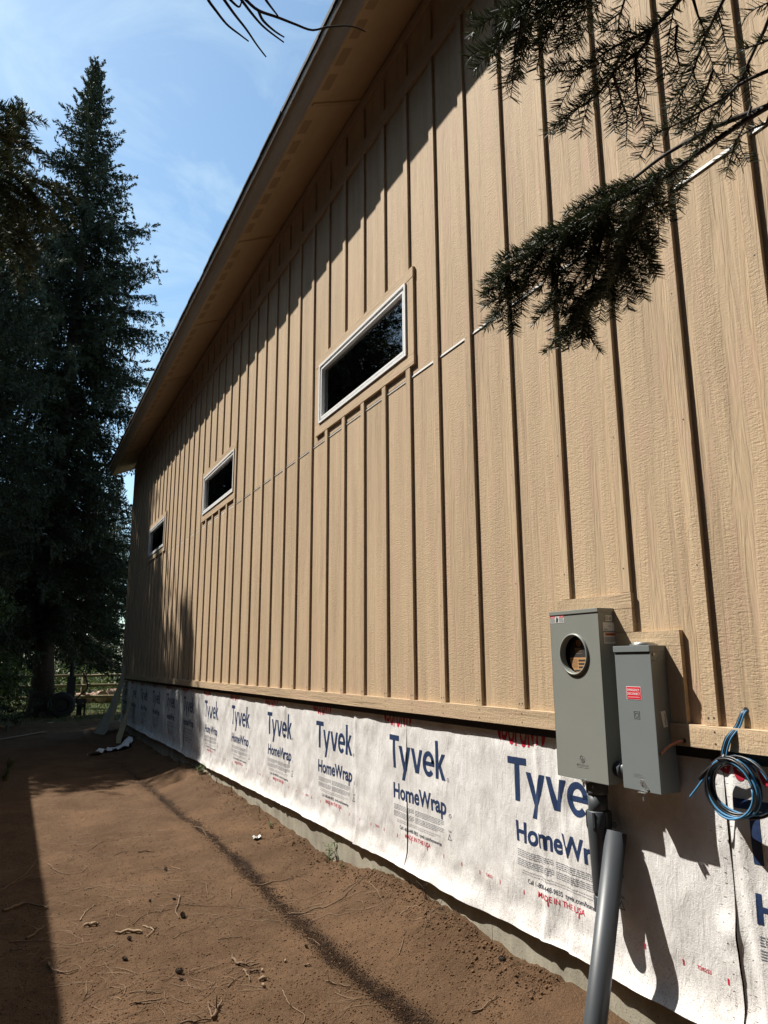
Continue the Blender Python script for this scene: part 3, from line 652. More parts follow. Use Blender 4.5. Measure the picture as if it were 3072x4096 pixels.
# eave -------------------------------------------------------------
SL = 0.46
def sof(x): return 6.77+SL*x
FX = -0.505
sj = [-3.4, -1.9, 0.52, 2.93, 5.33, 7.77, 10.2, 12.65, 15.1, 17.5, 19.94]
for a, b in zip(sj[:-1], sj[1:]):
    q = MB(); q.prism([(FX+0.012, sof(FX+0.012)), (-0.0005, sof(0)), (-0.0005, sof(0)+0.012), (FX+0.012, sof(FX+0.012)+0.012)], 'y', a+0.004, b-0.004)
    q.build('soffit_panel', M['soffit'], bld)
    if b < 19.8:
        q = MB(); q.prism([(FX+0.024, sof(FX+0.024)-0.019), (-0.017, sof(-0.017)-0.019), (-0.017, sof(-0.017)-0.001), (FX+0.024, sof(FX+0.024)-0.001)], 'y', b-0.02, b+0.02)
        q.build('soffit_batten', M['sid_v'], bld)
fj = [-3.4, 1.1, 4.75, 8.4, 12.05, 15.7, 19.93]
for a, b in zip(fj[:-1], fj[1:]):
    # square cut: the board leans out at right angles to the rafters
    q = MB(); c_, s_ = 0.908, 0.419
    P0_ = (FX, 6.537)
    pf = [P0_, (P0_[0]-s_*0.205, P0_[1]+c_*0.205), (P0_[0]-s_*0.205+c_*0.022, P0_[1]+c_*0.205+s_*0.022), (P0_[0]+c_*0.022, P0_[1]+s_*0.022)]
    q.prism(pf, 'y', a+0.001, b-0.001); q.build('fascia_board', M['sid_h'], bld, bevel=0.002)
q = MB(); q.prism([(-0.596, 6.710), (-0.604, 6.710), (-0.612, 6.752), (-0.604, 6.752)], 'y', -3.4, 19.95); q.build('drip_edge', M['white_metal'], bld)
# soffit vents: groups of thin dark strips, coloured as the shade inside slots
vent_me = None
dz = 0.7
for i in range(-25, 52):
    y = 4.350+0.302*i
    if any(abs(y+0.1-s) < 0.13 for s in sj): continue
    if vent_me is None:
        q = MB()
        for j in range(9):
            x = -0.472+j*0.0092
            q.add([(x, 0, sof(x)-0.0012), (x+0.0026, 0, sof(x+0.0026)-0.0012), (x+0.0026, 0.2, sof(x+0.0026)-0.0012), (x, 0.2, sof(x)-0.0012),
                   (x, 0, sof(x)+0.004), (x+0.0026, 0, sof(x+0.0026)+0.004), (x+0.0026, 0.2, sof(x+0.0026)+0.004), (x, 0.2, sof(x)+0.004)],
                  [(0, 1, 2, 3), (4, 5, 6, 7), (0, 1, 5, 4), (1, 2, 6, 5), (2, 3, 7, 6), (3, 0, 4, 7)])
        o = q.build('soffit_vent', M['slot'], bld, loc=(0, y, 0)); vent_me = o.data
    else: link('soffit_vent', vent_me, bld, (0, y, 0))
# end board of the eave
q = MB(); q.prism([(-0.500, 6.525), (4.84, 6.525+SL*5.34), (4.84, 6.755+SL*5.43), (-0.590, 6.755)], 'y', 19.945, 19.970); q.build('rake_board', M['sid_h'], bld)
# roof slabs and shingles
def roofslab(name, mat, off0, off1, x0, yA, yB, side=1):
    q = MB(); xr = 4.85
    z = lambda x: 6.755+SL*(x+0.598)
    p = [(x0, z(x0)+off0), (xr, z(xr)+off0), (xr, z(xr)+off1), (x0, z(x0)+off1)]
    if side < 0: p = [(2*xr-a, b) for a, b in p]
    q.prism(p, 'y', yA, yB); return q.build(name, mat, bld)
for s in (1, -1):
    roofslab('roof_deck', M['dark_room'], -0.015, 0.0, -0.590, -3.4, 19.94, s)
rng_ = random.Random(4)
for c in range(3):
    y = -3.5; q = MB()
    while y < 19.98:
        l = 0.32+rng_.uniform(-0.01, 0.01); dx = rng_.uniform(-0.006, 0.006)-0.012*(c == 0); dzz = rng_.uniform(-0.003, 0.004)
        x0 = -0.622+dx+c*0.003
        zz = 6.753+0.023*c+dzz
        q.prism([(x0, zz), (x0+0.9, zz+0.9*SL), (x0+0.9, zz+0.9*SL+0.012), (x0, zz+0.0222)], 'y', y, min(y+l-0.003, 19.985)); y += l
    o = q.build('shingle_edge', M['shingle'], bld); o['kind'] = 'stuff'
for s in (1, -1):
    roofslab('roof_covering', M['shingle'], 0.002, 0.045, -0.52, -3.45, 19.98, s)

# ------------------------------------------------------------------ house wrap
R_, PCH = 1.4305, 1.4305/72
Y0L = 3.438                       # y of the T stem start of one print, other prints every R_
HY0 = Y0L-PCH*math.ceil((Y0L-BY0)/PCH)
ny = int((19.28-HY0)/PCH)
ZB, ZT = 0.262, 1.30
nz = int(round((ZT-ZB)/PCH))
ZB = ZT-nz*PCH
hy = HY0+np.arange(ny+1)*PCH; hz = ZB+np.arange(nz+1)*PCH
HYg, HZg = np.meshgrid(hy, hz, indexing='ij')
SEAM = [HY0+PCH*round((4.62-HY0)/PCH), HY0+PCH*round((2.05-HY0)/PCH), HY0+PCH*round((11.9-HY0)/PCH)]
def wrap_off(Y, Z):
    """distance the sheet stands off its plane (towards the camera side)"""
    s = (Z-0.26)/1.0
    u = Y-0.28*Z
    h = 0.0055*fbm(u*4.5, Z*1.0, 2, 40)+0.0022*fbm(u*11, Z*2.0, 1, 41)
    h = h+0.0028*fbm(Y*6, Z*6, 2, 42)+0.0048*vnoise((Y+0.75*Z)*8.5, (Z-0.5*Y)*1.6, 51)*np.clip(0.6+vnoise(Y*0.8, Z*1.2, 52), 0, 1)+0.0016*vnoise((Y+0.75*Z)*15, (Z-0.5*Y)*3, 53)
    # bulge and wrinkles low down
    low = np.clip((0.62-Z)/0.36, 0, 1)
    h = h+low*(0.009*fbm(Y*4.5, Z*9, 3, 43)+0.004*np.abs(fbm(Y*11, Z*10, 2, 44)))
    # vertical creases at stud lines
    for yc in (1.98, 2.98, 3.17, 5.45, 7.15, 10.2, 13.3, 15.9):
        yy = Y-yc-0.06*(Z-0.8)-0.008*np.sin(Z*9)
        h = h+0.010*np.exp(-(yy/0.024)**2)-0.006*np.exp(-((yy-0.045)/0.02)**2)
    h = h+np.exp(-((Y-3.12)/0.09)**2-((Z-0.42)/0.09)**2)*0.016*(1+fbm(Y*12, Z*10, 1, 45))
    h = h+np.exp(-((Y-2.08)/0.04)**2-((Z-0.62)/0.05)**2)*0.016
    h = np.maximum(h+0.003, 0.0)
    # the lower edge curls out over the concrete
    c = np.clip((0.40-Z)/0.14, 0, 1)
    h = h+c*c*(0.034+0.010*vnoise(Y*1.1, Y*0, 46)+0.0015*vnoise(Y*6, Y*0, 47))
    # held flat under the starter flashing
    h = h*np.clip((1.275-Z)/0.12, 0.25, 1)
    return h
HO = wrap_off(HYg, HZg)
LIFT = {0: SEAM[0], 2: SEAM[1], 1: SEAM[2]}
def sheet_lift(Y, edge, Z): 
    d = Y-edge
    return 0.002+np.exp(-np.maximum(d, 0)/0.03)*np.clip(0.004+0.005*vnoise(Z*5, Z*0, 48), 0.0008, 1)
XW = 0.022
def sheet(ya, yb, lifted):
    ia, ib = int(round((ya-HY0)/PCH)), int(round((yb-HY0)/PCH))
    Yg, Zg = HYg[ia:ib+1], HZg[ia:ib+1]
    X = XW-HO[ia:ib+1]
    if lifted: X = X-sheet_lift(Yg, ya, Zg)
    Zg = Zg+np.where(np.arange(nz+1)[None, :] == 0, 1, 0)*(0.012*vnoise(Yg*1.3, Yg*0, 49)+0.002*vnoise(Yg*7, Yg*0, 50))
    V = np.stack([X, Yg, Zg], -1)
    n, m_ = Yg.shape
    I = np.arange(n*m_).reshape(n, m_)
    a, b, c, d = I[:-1, :-1].ravel(), I[1:, :-1].ravel(), I[1:, 1:].ravel(), I[:-1, 1:].ravel()
    F = np.concatenate([np.stack([a, b, c], -1), np.stack([a, c, d], -1)])
    return link('wrap_sheet', arr_mesh('wrap_sheet', V, F, M['wrap'], smooth=False), wrap)
wrap = thing('house_wrap', 'white printed house wrap sheeting stapled along the foot of the tan wall', 'house wrap', (0.02, 8, 0.3))
E1 = HY0+ny*PCH
for a, b, l in ((HY0, SEAM[1], False), (SEAM[1], SEAM[0], True), (SEAM[0], SEAM[2], True), (SEAM[2], E1, True)):
    o = sheet(a, b, l)
    o.data.polygons.foreach_set('use_smooth', np.ones(len(o.data.polygons), dtype=bool))

def text_poly(s, offset=0.0, space=1.0):
    cu = bpy.data.curves.new('t', 'FONT'); cu.body = s; cu.offset = offset; cu.space_character = space
    cu.resolution_u = 4
    ob = bpy.data.objects.new('t', cu); COL.objects.link(ob)
    dg = bpy.context.evaluated_depsgraph_get(); dg.update()
    em = ob.evaluated_get(dg).to_mesh()
    V = np.array([v.co[:2] for v in em.vertices]).reshape(-1, 2)
    F = [tuple(p.vertices) for p in em.polygons]
    ob.evaluated_get(dg).to_mesh_clear()
    bpy.data.objects.remove(ob); bpy.data.curves.remove(cu)
    return V, F
def place_text(s, u0, u1, zb, zcap, offset=0.0, space=1.0, cap=None):
    """text fitted between u0 and u1, baseline zb, capital height up to zcap"""
    V, F = text_poly(s, offset, space)
    ch = 0.73 if cap is None else cap
    V = V.copy()
    x0, x1 = V[:, 0].min(), V[:, 0].max()
    V[:, 0] = u0+(V[:, 0]-x0)/(x1-x0)*(u1-u0)
    V[:, 1] = zb+V[:, 1]/ch*(zcap-zb)
    return V, F
# custom letters of the big word, drawn as strokes (u from 0 to .766, z from 0 to .22)
def quad(*p): return (np.array(p, float), [tuple(range(len(p)))])
def arc_band(cx, cz, rx, rz, t, a0, a1, n=28, tz=None):
    tz = t if tz is None else tz
    P = []
    for i in range(n+1):
        a = RAD(a0+(a1-a0)*i/n); P.append((cx+rx*math.cos(a), cz+rz*math.sin(a)))
    for i in range(n+1):
        a = RAD(a0+(a1-a0)*i/n); P.append((cx+(rx-t)*math.cos(a), cz+(rz-tz)*math.sin(a)))
    return (np.array(P), [(i, i+1, n+1+i+1, n+1+i) for i in range(n)])
bigword = [
    quad((0, .222), (.166, .222), (.166, .186), (0, .186)), quad((.062, .186), (.104, .186), (.104, 0), (.062, 0)),       # T
    quad((.158, .155), (.202, .155), (.248, .044), (.226, -.002)), quad((.283, .155), (.324, .155), (.247, -.068), (.205, -.068)),  # y
    quad((.333, .155), (.376, .155), (.420, .046), (.402, 0), (.394, 0)), quad((.464, .155), (.505, .155), (.446, 0), (.402, 0), (.420, .046)),  # v
    arc_band(.585, .078, .078, .080, .039, 5, 318, tz=.031), quad((.528, .092), (.663, .092), (.6625, .066), (.528, .066)),    # e
    quad((.621, .0925), (.6615, .0925), (.6563, .104), (.618, .104)),
    quad((.678, .232), (.718, .232), (.718, 0), (.678, 0)), quad((.718, .094), (.760, .155), (.806, .155), (.742, .078), (.718, .070)),
    quad((.742, .094), (.813, 0), (.766, 0), (.720, .066)),     # k
]
S_ = 0.766/0.813
big = [((v*[S_, 1.0])+[0, 0.892], f) for v, f in bigword]
logo_parts = [(v, f, 0) for v, f in big]
def addt(*a, mi=0, **k):
    V, F = place_text(*a, **k); logo_parts.append((V, F, mi))
addt('HomeWrap', .052, .768, .694, .792, offset=0.027, cap=0.70)
addt('R', .790, .797, .897, .905, mi=0); logo_parts.append((*arc_band(.7935, .901, .014, .012, .0028, 0, 360, 16), 0))
addt('R', .810, .817, .690, .698, mi=0); logo_parts.append((*arc_band(.8135, .694, .014, .012, .0028, 0, 360, 16), 0))
addt('Call 1-800-448-9835  tyvek.com/homewrap', .14, .70, .500, .523, offset=0.008, mi=3)
addt('MADE IN THE USA', .227, .56, .458, .485, offset=0.012, mi=1)
addt('Meets the ASTM E1677 Type Air Barrier requirements when installed as an air barrier according to', .10, .69, .551, .5575, mi=3)
addt('Meets ICC-ES AC-38 Water Resistive Barrier & Air Barrier Material requirements', .10, .62, .539, .5455, mi=3)
addt('USA', .795, .825, .600, .612, offset=0.01, mi=3)
tri = [(.782, .555), (.826, .555), (.804, .590)]
for i in range(3):
    a, b = np.array(tri[i]), np.array(tri[(i+1) % 3]); n_ = np.array([-(b-a)[1], (b-a)[0]]); n_ = n_/np.linalg.norm(n_)*.0035
    logo_parts.append((np.array([a, b, b+n_, a+n_]), [(0, 1, 2, 3)], 3))
rr = random.Random(7)
for (ua, ub) in ((.055, .345), (.36, .735)):
    for grp in range(2):
        for ln in range(4 if grp == 0 else 4):
            z = .648-grp*.045-ln*.0092
            u = ua; e = ub-(rr.uniform(.02, .12) if ln == 3 else 0)
            while u < e:
                w = rr.uniform(.01, .035); logo_parts.append((np.array([(u, z), (min(u+w, e), z), (min(u+w, e), z+.0036), (u, z+.0036)]), [(0, 1, 2, 3)], 2)); u += w+.005
for u in (-.31, -.1035, .103, .31, .517, .724, .93):
    z = .448
    logo_parts.append((np.array([(u-.004, z-.011), (u+.004, z-.011), (u+.004, z+.011), (u-.004, z+.011)]), [(0, 1, 2, 3)], 1))
addt('T28253', -.245, -.18, .446, .460, offset=0.01, mi=1)
# oval maker's mark, its top hidden under the flashing
V, Fq = place_text('DUPONT', -.052, .290, 0, 1, offset=0.028, cap=0.73)
cu, hw, hh, zc = .119, .190, .086, 1.263
un = (V[:, 0]-cu)/hw
V[:, 1] = zc+(V[:, 1]-0.5)*2*hh*np.sqrt(np.clip(1-un**2*0.75, 0, 1))
logo_parts.append((V, Fq, 1))
for s in (-1, 1):
    P = []
    for i in range(13):
        a = RAD(-58+116*i/12); P.append((cu+s*(hw+.0)*1.0*(0.985+0.0*math.cos(a))+s*(math.cos(a)-0.55)*.055, zc+hh*.98*math.sin(a)))
    P2 = [(cu+s*(hw-.012), y) for _, y in P]
    n = len(P)
    logo_parts.append((np.array(P+P2), [(i, i+1, n+i+1, n+i) for i in range(n-1)], 1))
# cut the print along the sheet's triangles so that it can follow every wrinkle
bm = bmesh.new()
for V, Fs, mi in logo_parts:
    vs = [bm.verts.new((-float(p[0]), float(p[1]), 0)) for p in V]     # x here = -u  (world y offset)
    for f in Fs:
        try: fa = bm.faces.new([vs[i] for i in f]); fa.material_index = mi
        except ValueError: pass
bmesh.ops.triangulate(bm, faces=bm.faces)
def cut(p, n):
    bmesh.ops.bisect_plane(bm, geom=bm.verts[:]+bm.edges[:]+bm.faces[:], plane_co=p, plane_no=n, dist=1e-7)
for i in range(int(-.95/PCH)-1, int(.36/PCH)+2): cut((i*PCH, 0, 0), (1, 0, 0))
zb0 = ZB
for j in range(nz+1):
    if ZB+j*PCH > 0.42: cut((0, ZB+j*PCH, 0), (0, 1, 0))
for d in range(-72, 90):
    # diagonals y - z = const
    c = (d*PCH, ZB, 0)
    cut(c, (1, -1, 0))
bmesh.ops.delete(bm, geom=[f for f in bm.faces if f.calc_center_median().y > 1.262], context='FACES')
bmesh.ops.triangulate(bm, faces=bm.faces)
LV = np.array([[v.co.x, v.co.y] for f in bm.faces for v in f.verts])
LM = np.array([f.material_index for f in bm.faces])
bm.free()
LC = LV.reshape(-1, 3, 2).mean(1)
def pl(Y, Z, CY, CZ):
    """piecewise linear sheet offset, cell and half chosen from the face centre"""
    i = np.clip(np.floor((CY-HY0)/PCH).astype(int), 0, ny-1); j = np.clip(np.floor((CZ-ZB)/PCH).astype(int), 0, nz-1)
    fy = (Y-HY0)/PCH-i; fz = (Z-ZB)/PCH-j
    cfy = (CY-HY0)/PCH-i; cfz = (CZ-ZB)/PCH-j
    H = lambda Yi, Zi: HO[Yi, Zi]+LF(Yi, Zi, CY)
    h00, h10, h11, h01 = H(i, j), H(i+1, j), H(i+1, j+1), H(i, j+1)
    low = cfy >= cfz
    return np.where(low, h00+(h10-h00)*fy+(h11-h10)*fz, h00+(h01-h00)*fz+(h11-h01)*fy)
def LF(Yi, Zi, CY):
    y = hy[Yi]; z = hz[Zi]
    e = np.where(CY >= SEAM[2], SEAM[2], np.where(CY >= SEAM[0], SEAM[0], np.where(CY >= SEAM[1], SEAM[1], -99.0)))
    return np.where(e > -50, sheet_lift(y, e, z), 0.0)
for k in range(-3, 12):
    y0 = Y0L+k*R_
    Y = LV[:, 0]+y0; Z = LV[:, 1]
    CY = np.repeat(LC[:, 0]+y0, 3); CZ = np.repeat(LC[:, 1], 3)
    keep = (CY > HY0+0.001) & (CY < E1-0.001)
    if keep.sum() == 0: continue
    X = XW-pl(Y, Z, CY, CZ)-0.0011
    V = np.stack([X, Y, Z], -1)[keep]
    Fi = np.arange(len(V)).reshape(-1, 3)
    link('printed_logo', arr_mesh('printed_logo', V, Fi[:, ::-1], [M['navy'], M['redprint'], M['greyprint'], M['darkprint']], LM[keep[::3]]), wrap)
# staples down the near seam and here and there
q = MB(); rs = random.Random(11)
for i in range(34):
    z = 0.36+i*0.026+rs.uniform(-.008, .008); y = SEAM[1]+0.055+rs.uniform(-.012, .012)+0.0*z
    if i % 2: y -= 0.085
    x = XW-float(wrap_off(np.array([y]), np.array([z]))[0])-0.020
    a = rs.uniform(-.9, .9)
    q.box(x-0.001, x, y-0.0055, y+0.0055, z-0.0007, z+0.0007)
o = q.build('staples', M['ink_black'], wrap); o['kind'] = 'stuff'
# ------------------------------------------------------------------ meter box
def add_text(parent, s, xf, u0, u1, zb, zc, mat, axis='front', y0=0.0, off=0.0, depth=0.0006, name='printed_text'):
    """text on a face: axis front -> plane x=xf, reading to -y ; side -> plane y=xf, reading to +x"""
    V, Fs = place_text(s, u0, u1, zb, zc, offset=off)
    q = MB()
    if axis == 'front': pts = [(xf, y0-u, z) for u, z in V]
    else: pts = [(u, xf, z) for u, z in V]
    q.add(pts, Fs)
    if depth and axis == 'front':
        n = len(pts)
    return q.build(name, mat, parent)
def plate(parent, name, mat, xf, ya, yb, za, zb, t=0.0008, side=False, xa=None, xb=None):
    q = MB()
    if not side: q.box(xf-t, xf, ya, yb, za, zb)
    else: q.box(xa, xb, xf-t, xf, za, zb)
    return q.build(name, mat, parent)
mt = thing('meter_box', 'tall grey steel meter box with a round open socket hole, on the wall', 'meter box', (-0.06, 2.694, 1.095))
my0, my1, mz0, mz1 = 2.526, 2.862, 1.095, 1.857
q = MB()
q.box(-0.100, 0.0, my0+0.002, my0+0.004, mz0, mz1-0.002); q.box(-0.100, 0.0, my1-0.004, my1-0.002, mz0, mz1-0.002)
q.box(-0.100, 0.0, my0+0.004, my1-0.004, mz0, mz0+0.002); q.box(-0.003, -0.001, my0+0.004, my1-0.004, mz0+0.002, mz1-0.002)
q.build('case', M['boxgrey'], mt)
# cover with a round hole
cy, cz, cr = 2.700, 1.652, 0.088
q = MB(); n = 64
xo, xi = -0.116, -0.112
ring_o = [];
hole = [(cy+cr*math.cos(2*math.pi*i/n), cz+cr*math.sin(2*math.pi*i/n)) for i in range(n)]
def sq(i):
    a = 2*math.pi*i/n; c, s = math.cos(a), math.sin(a)
    ty = ((my1-cy) if c > 0 else (my0-cy))/c if abs(c) > 1e-9 else 1e9
    tz = ((mz1-0.018-cz) if s > 0 else (cz-0.14-cz))/s if abs(s) > 1e-9 else 1e9
    t = min(abs(ty), abs(tz)); return (cy+t*c, cz+t*s)
outer = [sq(i) for i in range(n)]
q.add([(xo, *p) for p in hole]+[(xo, *p) for p in outer], [(i, (i+1) % n, n+(i+1) % n, n+i) for i in range(n)])
zc_ = [cz-0.14, mz1-0.018]
# corners of the square part
def corner(yc, zc2):
    # nearest outer indices around the corner
    idx = sorted(range(n), key=lambda i: (outer[i][0]-yc)**2+(outer[i][1]-zc2)**2)[:2]
    q.add([(xo, *outer[idx[0]]), (xo, *outer[idx[1]]), (xo, yc, zc2)], [(0, 1, 2)])
for yc in (my0, my1):
    for z2 in zc_: corner(yc, z2)
q.add([(xo, my0, mz0), (xo, my1, mz0), (xo, my1, cz-0.14), (xo, my0, cz-0.14)], [(0, 1, 2, 3)])
# folded edges
q.box(xo, -0.097, my0, my0+0.0016, mz0, mz1-0.018); q.box(xo, -0.097, my1-0.0016, my1, mz0, mz1-0.018); q.box(xo, -0.097, my0+0.0016, my1-0.0016, mz0-0.001, mz0+0.0005)
q.build('cover', M['boxgrey'], mt)
q = MB()
q.box(-0.120, 0.0, my0-0.001, my1+0.001, mz1-0.0175, mz1+0.001); q.build('top_cap', M['boxgrey'], mt, bevel=0.002)
# raised lip round the socket hole
q = MB()
prof = [(xo, cr+0.009), (xo-0.004, cr+0.0088), (xo-0.009, cr+0.0065), (xo-0.0102, cr+0.003), (xo-0.009, cr), (xo-0.002, cr-0.002), (-0.095, cr-0.003)]
vs = []; fs = []
for j, (x, r) in enumerate(prof):
    for i in range(n): a = 2*math.pi*i/n; vs.append((x, cy+r*math.cos(a), cz+r*math.sin(a)))
for j in range(len(prof)-1):
    for i in range(n): fs.append((j*n+i, j*n+(i+1) % n, (j+1)*n+(i+1) % n, (j+1)*n+i))
q.add(vs, fs, 0, True); q.build('socket_ring', M['boxgrey'], mt)
boxpart('inner_panel', M['dark_room'], (-0.06, -0.055, my0+0.01, my1-0.01, mz0+0.01, mz1-0.03), mt)
# round printed card standing in the hole
q = MB()
X2 = -0.092; ccy, ccz, rr_ = 2.672, 1.644, 0.088
cardp = [(ccy+rr_*math.cos(2*math.pi*i/48), ccz+rr_*math.sin(2*math.pi*i/48)) for i in range(48)]
up_ = [(ccy+rr_*math.cos(a), ccz+rr_*math.sin(a)) for a in [RAD(-4+188*i/40) for i in range(41)]]
lo_ = [(ccy+rr_*math.cos(a), ccz+rr_*math.sin(a)) for a in [RAD(184+172*i/40) for i in range(41)]]
q.prism(up_, 'x', X2, X2+0.001, 0); q.prism(lo_, 'x', X2, X2+0.001, 1)
card = q.build('printed_card', [M['card_black'], M['card_tan']], mt)
def on_card(q_, nm, mat):
    o = q_.build(nm, mat, card); return o
q = MB()
def disc(cyy, czz, ry, rz, x, nn=24): return [(x, cyy+ry*math.cos(2*math.pi*i/nn), czz+rz*math.sin(2*math.pi*i/nn)) for i in range(nn)]
q.add(disc(2.694, 1.703, .016, .016, X2-0.0006), [tuple(range(24))])
on_card(q, 'emblem', M['card_tan'])
q = MB()
for yy in (2.700, 2.694, 2.688): q.box(X2-0.0012, X2-0.0008, yy-0.0013, yy+0.0013, 1.688, 1.712+(0.006 if yy == 2.694 else 0))
on_card(q, 'emblem_bars', M['card_black'])
add_text(card, 'MILBANK', X2-0.0007, -0.0265, 0.0205, 1.673, 1.683, M['card_tan'], y0=2.694, off=0.02)
add_text(card, 'ENERGY AT WORK', X2-0.0007, -0.024, 0.018, 1.666, 1.670, M['card_tan'], y0=2.694)
add_text(card, 'www.milbankworks.com', X2-0.0007, -0.022, 0.020, 1.655, 1.659, M['card_tan'], y0=2.694)
# flag: stars on the left, dark stripes on cardboard
q = MB()
fl0, fr0 = 2.745, 2.600
zt = 1.632
for i in range(5):
    z1_ = zt-0.004-i*0.0155; half = math.sqrt(max(rr_**2-(z1_-0.004-ccz)**2, 0))
    yR = max(ccy-half+0.003, 2.59); yL = 2.700 if i < 3 else min(ccy+half-0.003, 2.75)
    if z1_-0.0075 > ccz-rr_+0.006: q.box(X2-0.0010, X2-0.0004, yR, yL, z1_-0.0075, z1_)
on_card(q, 'flag_stripes', M['card_black'])
q = MB()
for r_ in range(7):
    for c_ in range(5):
        yy = 2.742-c_*0.0075-(r_ % 2)*0.0035; zz = 1.628-r_*0.0062
        if (yy-ccy)**2+(zz-ccz)**2 < (rr_-0.004)**2:
            q.add([(X2-0.0009, yy+0.0019*math.cos(t), zz+0.0019*math.sin(t)) for t in (0, 1.26, 2.51, 3.77, 5.03)], [(0, 1, 2, 3, 4)])
on_card(q, 'flag_stars', M['card_black'])
# danger label on the front, three labels on the side
dl = plate(mt, 'danger_label', M['label_white'], xo, 2.758, 2.857, 1.803, 1.836)
for (ya, yb) in ((2.824, 2.856), (2.760, 2.793)): plate(dl, 'red_header', M['label_red'], xo-0.001, ya, yb, 1.827, 1.8355, 0.0004)
add_text(dl, 'DANGER', xo-0.0016, 0.003, 0.031, 1.829, 1.834, M['ink_white'], y0=2.857)
add_text(dl, 'PELIGRO', xo-0.0016, 0.066, 0.094, 1.829, 1.834, M['ink_white'], y0=2.857)
q = MB(); q.add([(xo-0.0013, y, z) for y, z in ((2.817, 1.806), (2.803, 1.806), (2.799, 1.822), (2.808, 1.833), (2.814, 1.826))], [(0, 1, 2, 3, 4)]); q.build('hand_symbol', M['ink_black'], dl)
q = MB()
for ya, yb in ((2.822, 2.855), (2.761, 2.794)):
    for i in range(4): q.box(xo-0.0012, xo-0.0008, ya+0.004*(i == 3), yb, 1.8065+i*0.005, 1.8085+i*0.005)
q.build('fine_print', M['ink_black'], dl)
YS = my0-0.0005+0.002
def side_label(xa, xb, za, zb, nm):
    q = MB(); q.box(xa, xb, YS-0.0012, YS, za, zb); return q.build(nm, M['label_white'], mt)
a1 = side_label(-0.074, -0.035, 1.799, 1.825, 'listing_label')
q = MB(); rg = [(-0.064+0.0085*math.cos(t), YS-0.0018, 1.8125+0.0085*math.sin(t)) for t in np.linspace(0, 6.283, 25)[:-1]]; rg2 = [(-0.064+0.007*math.cos(t), YS-0.0018, 1.8125+0.007*math.sin(t)) for t in np.linspace(0, 6.283, 25)[:-1]]
q.add(rg+rg2, [(i, (i+1) % 24, 24+(i+1) % 24, 24+i) for i in range(24)]); q.build('circle_mark', M['ink_black'], a1)
add_text(a1, 'UL', YS-0.0018, -0.068, -0.060, 1.8085, 1.8165, M['ink_black'], axis='side', off=0.01)
q = MB()
for i in range(3): q.box(-0.051, -0.038, YS-0.0018, YS-0.0014, 1.804+i*0.006, 1.8065+i*0.006)
q.build('fine_print', M['ink_black'], a1)
a2 = side_label(-0.091, -0.015, 1.755, 1.793, 'rating_label')
add_text(a2, 'U1406-0', YS-0.0018, -0.062, -0.042, 1.773, 1.778, M['ink_black'], axis='side')
q = MB(); q.box(-0.086, -0.062, YS-0.0018, YS-0.0014, 1.759, 1.7605); q.box(-0.086, -0.068, YS-0.0018, YS-0.0014, 1.7625, 1.764); q.box(-0.026, -0.020, YS-0.0018, YS-0.0014, 1.759, 1.7605); q.build('fine_print', M['ink_black'], a2)
a3 = side_label(-0.089, -0.012, 1.698, 1.748, 'warning_label')
q = MB(); q.box(-0.080, -0.022, YS-0.0018, YS-0.0014, 1.7335, 1.7455); q.build('orange_header', M['label_orange'], a3)
add_text(a3, 'WARNING', YS-0.0024, -0.072, -0.030, 1.736, 1.743, M['ink_black'], axis='side', off=0.01)
q = MB()
for i in range(6): q.box(-0.086, -0.016-0.02*(i == 0), YS-0.0018, YS-0.0014, 1.704+i*0.0042, 1.7058+i*0.0042)
q.build('fine_print', M['ink_black'], a3)
# embossed maker's mark low on the cover
q = MB()
def embarc(q, cyy, czz, r, t, a0, a1, x, nn=14):
    P, Fq_ = arc_band(cyy, czz, r, r, t, a0, a1, nn)
    q.add([(x, p[0], p[1]) for p in P]+[(x+0.0016, p[0], p[1]) for p in P],
          [tuple(reversed(f)) for f in Fq_]+[(i, i+1, len(P)+i+1, len(P)+i) for i in list(range(nn))+list(range(nn+1, 2*nn+1))])
embarc(q, 2.686, 1.186, .0165, .002, 100, 260, xo-0.0014); embarc(q, 2.686, 1.186, .0165, .002, -80, 80, xo-0.0014)
for yy, h in ((2.692, .018), (2.686, .028), (2.680, .018)): q.box(xo-0.0014, xo+0.0002, yy-.0011, yy+.0011, 1.171, 1.171+h)
q.build('embossed_emblem', M['boxgrey'], mt)
V, Fs = place_text('MILBANK', -0.039, 0.039, 1.156, 1.167, offset=0.02)
q = MB(); q.add([(xo-0.0014, 2.685-u, z) for u, z in V], Fs); q.build('embossed_name', M['boxgrey'], mt)
q = MB(); q.box(xo-0.001, xo+0.0002, 2.648, 2.724, 1.1485, 1.1500); q.build('embossed_line', M['boxgrey'], mt)
# hasp and screw under the cover
q = MB(); q.box(xo-0.010, xo+0.006, 2.655, 2.690, mz0-0.008, mz0-0.004); q.box(xo-0.010, xo-0.007, 2.655, 2.690, mz0-0.004, mz0+0.006); q.tube([(xo-0.010, 2.662, mz0), (xo-0.016, 2.662, mz0)], 0.005, 10)
q.box(xo-0.004, xo+0.002, 2.682, 2.690, mz0-0.03, mz0-0.008)
q.build('hasp', M['steel'], mt, bevel=0.0008)

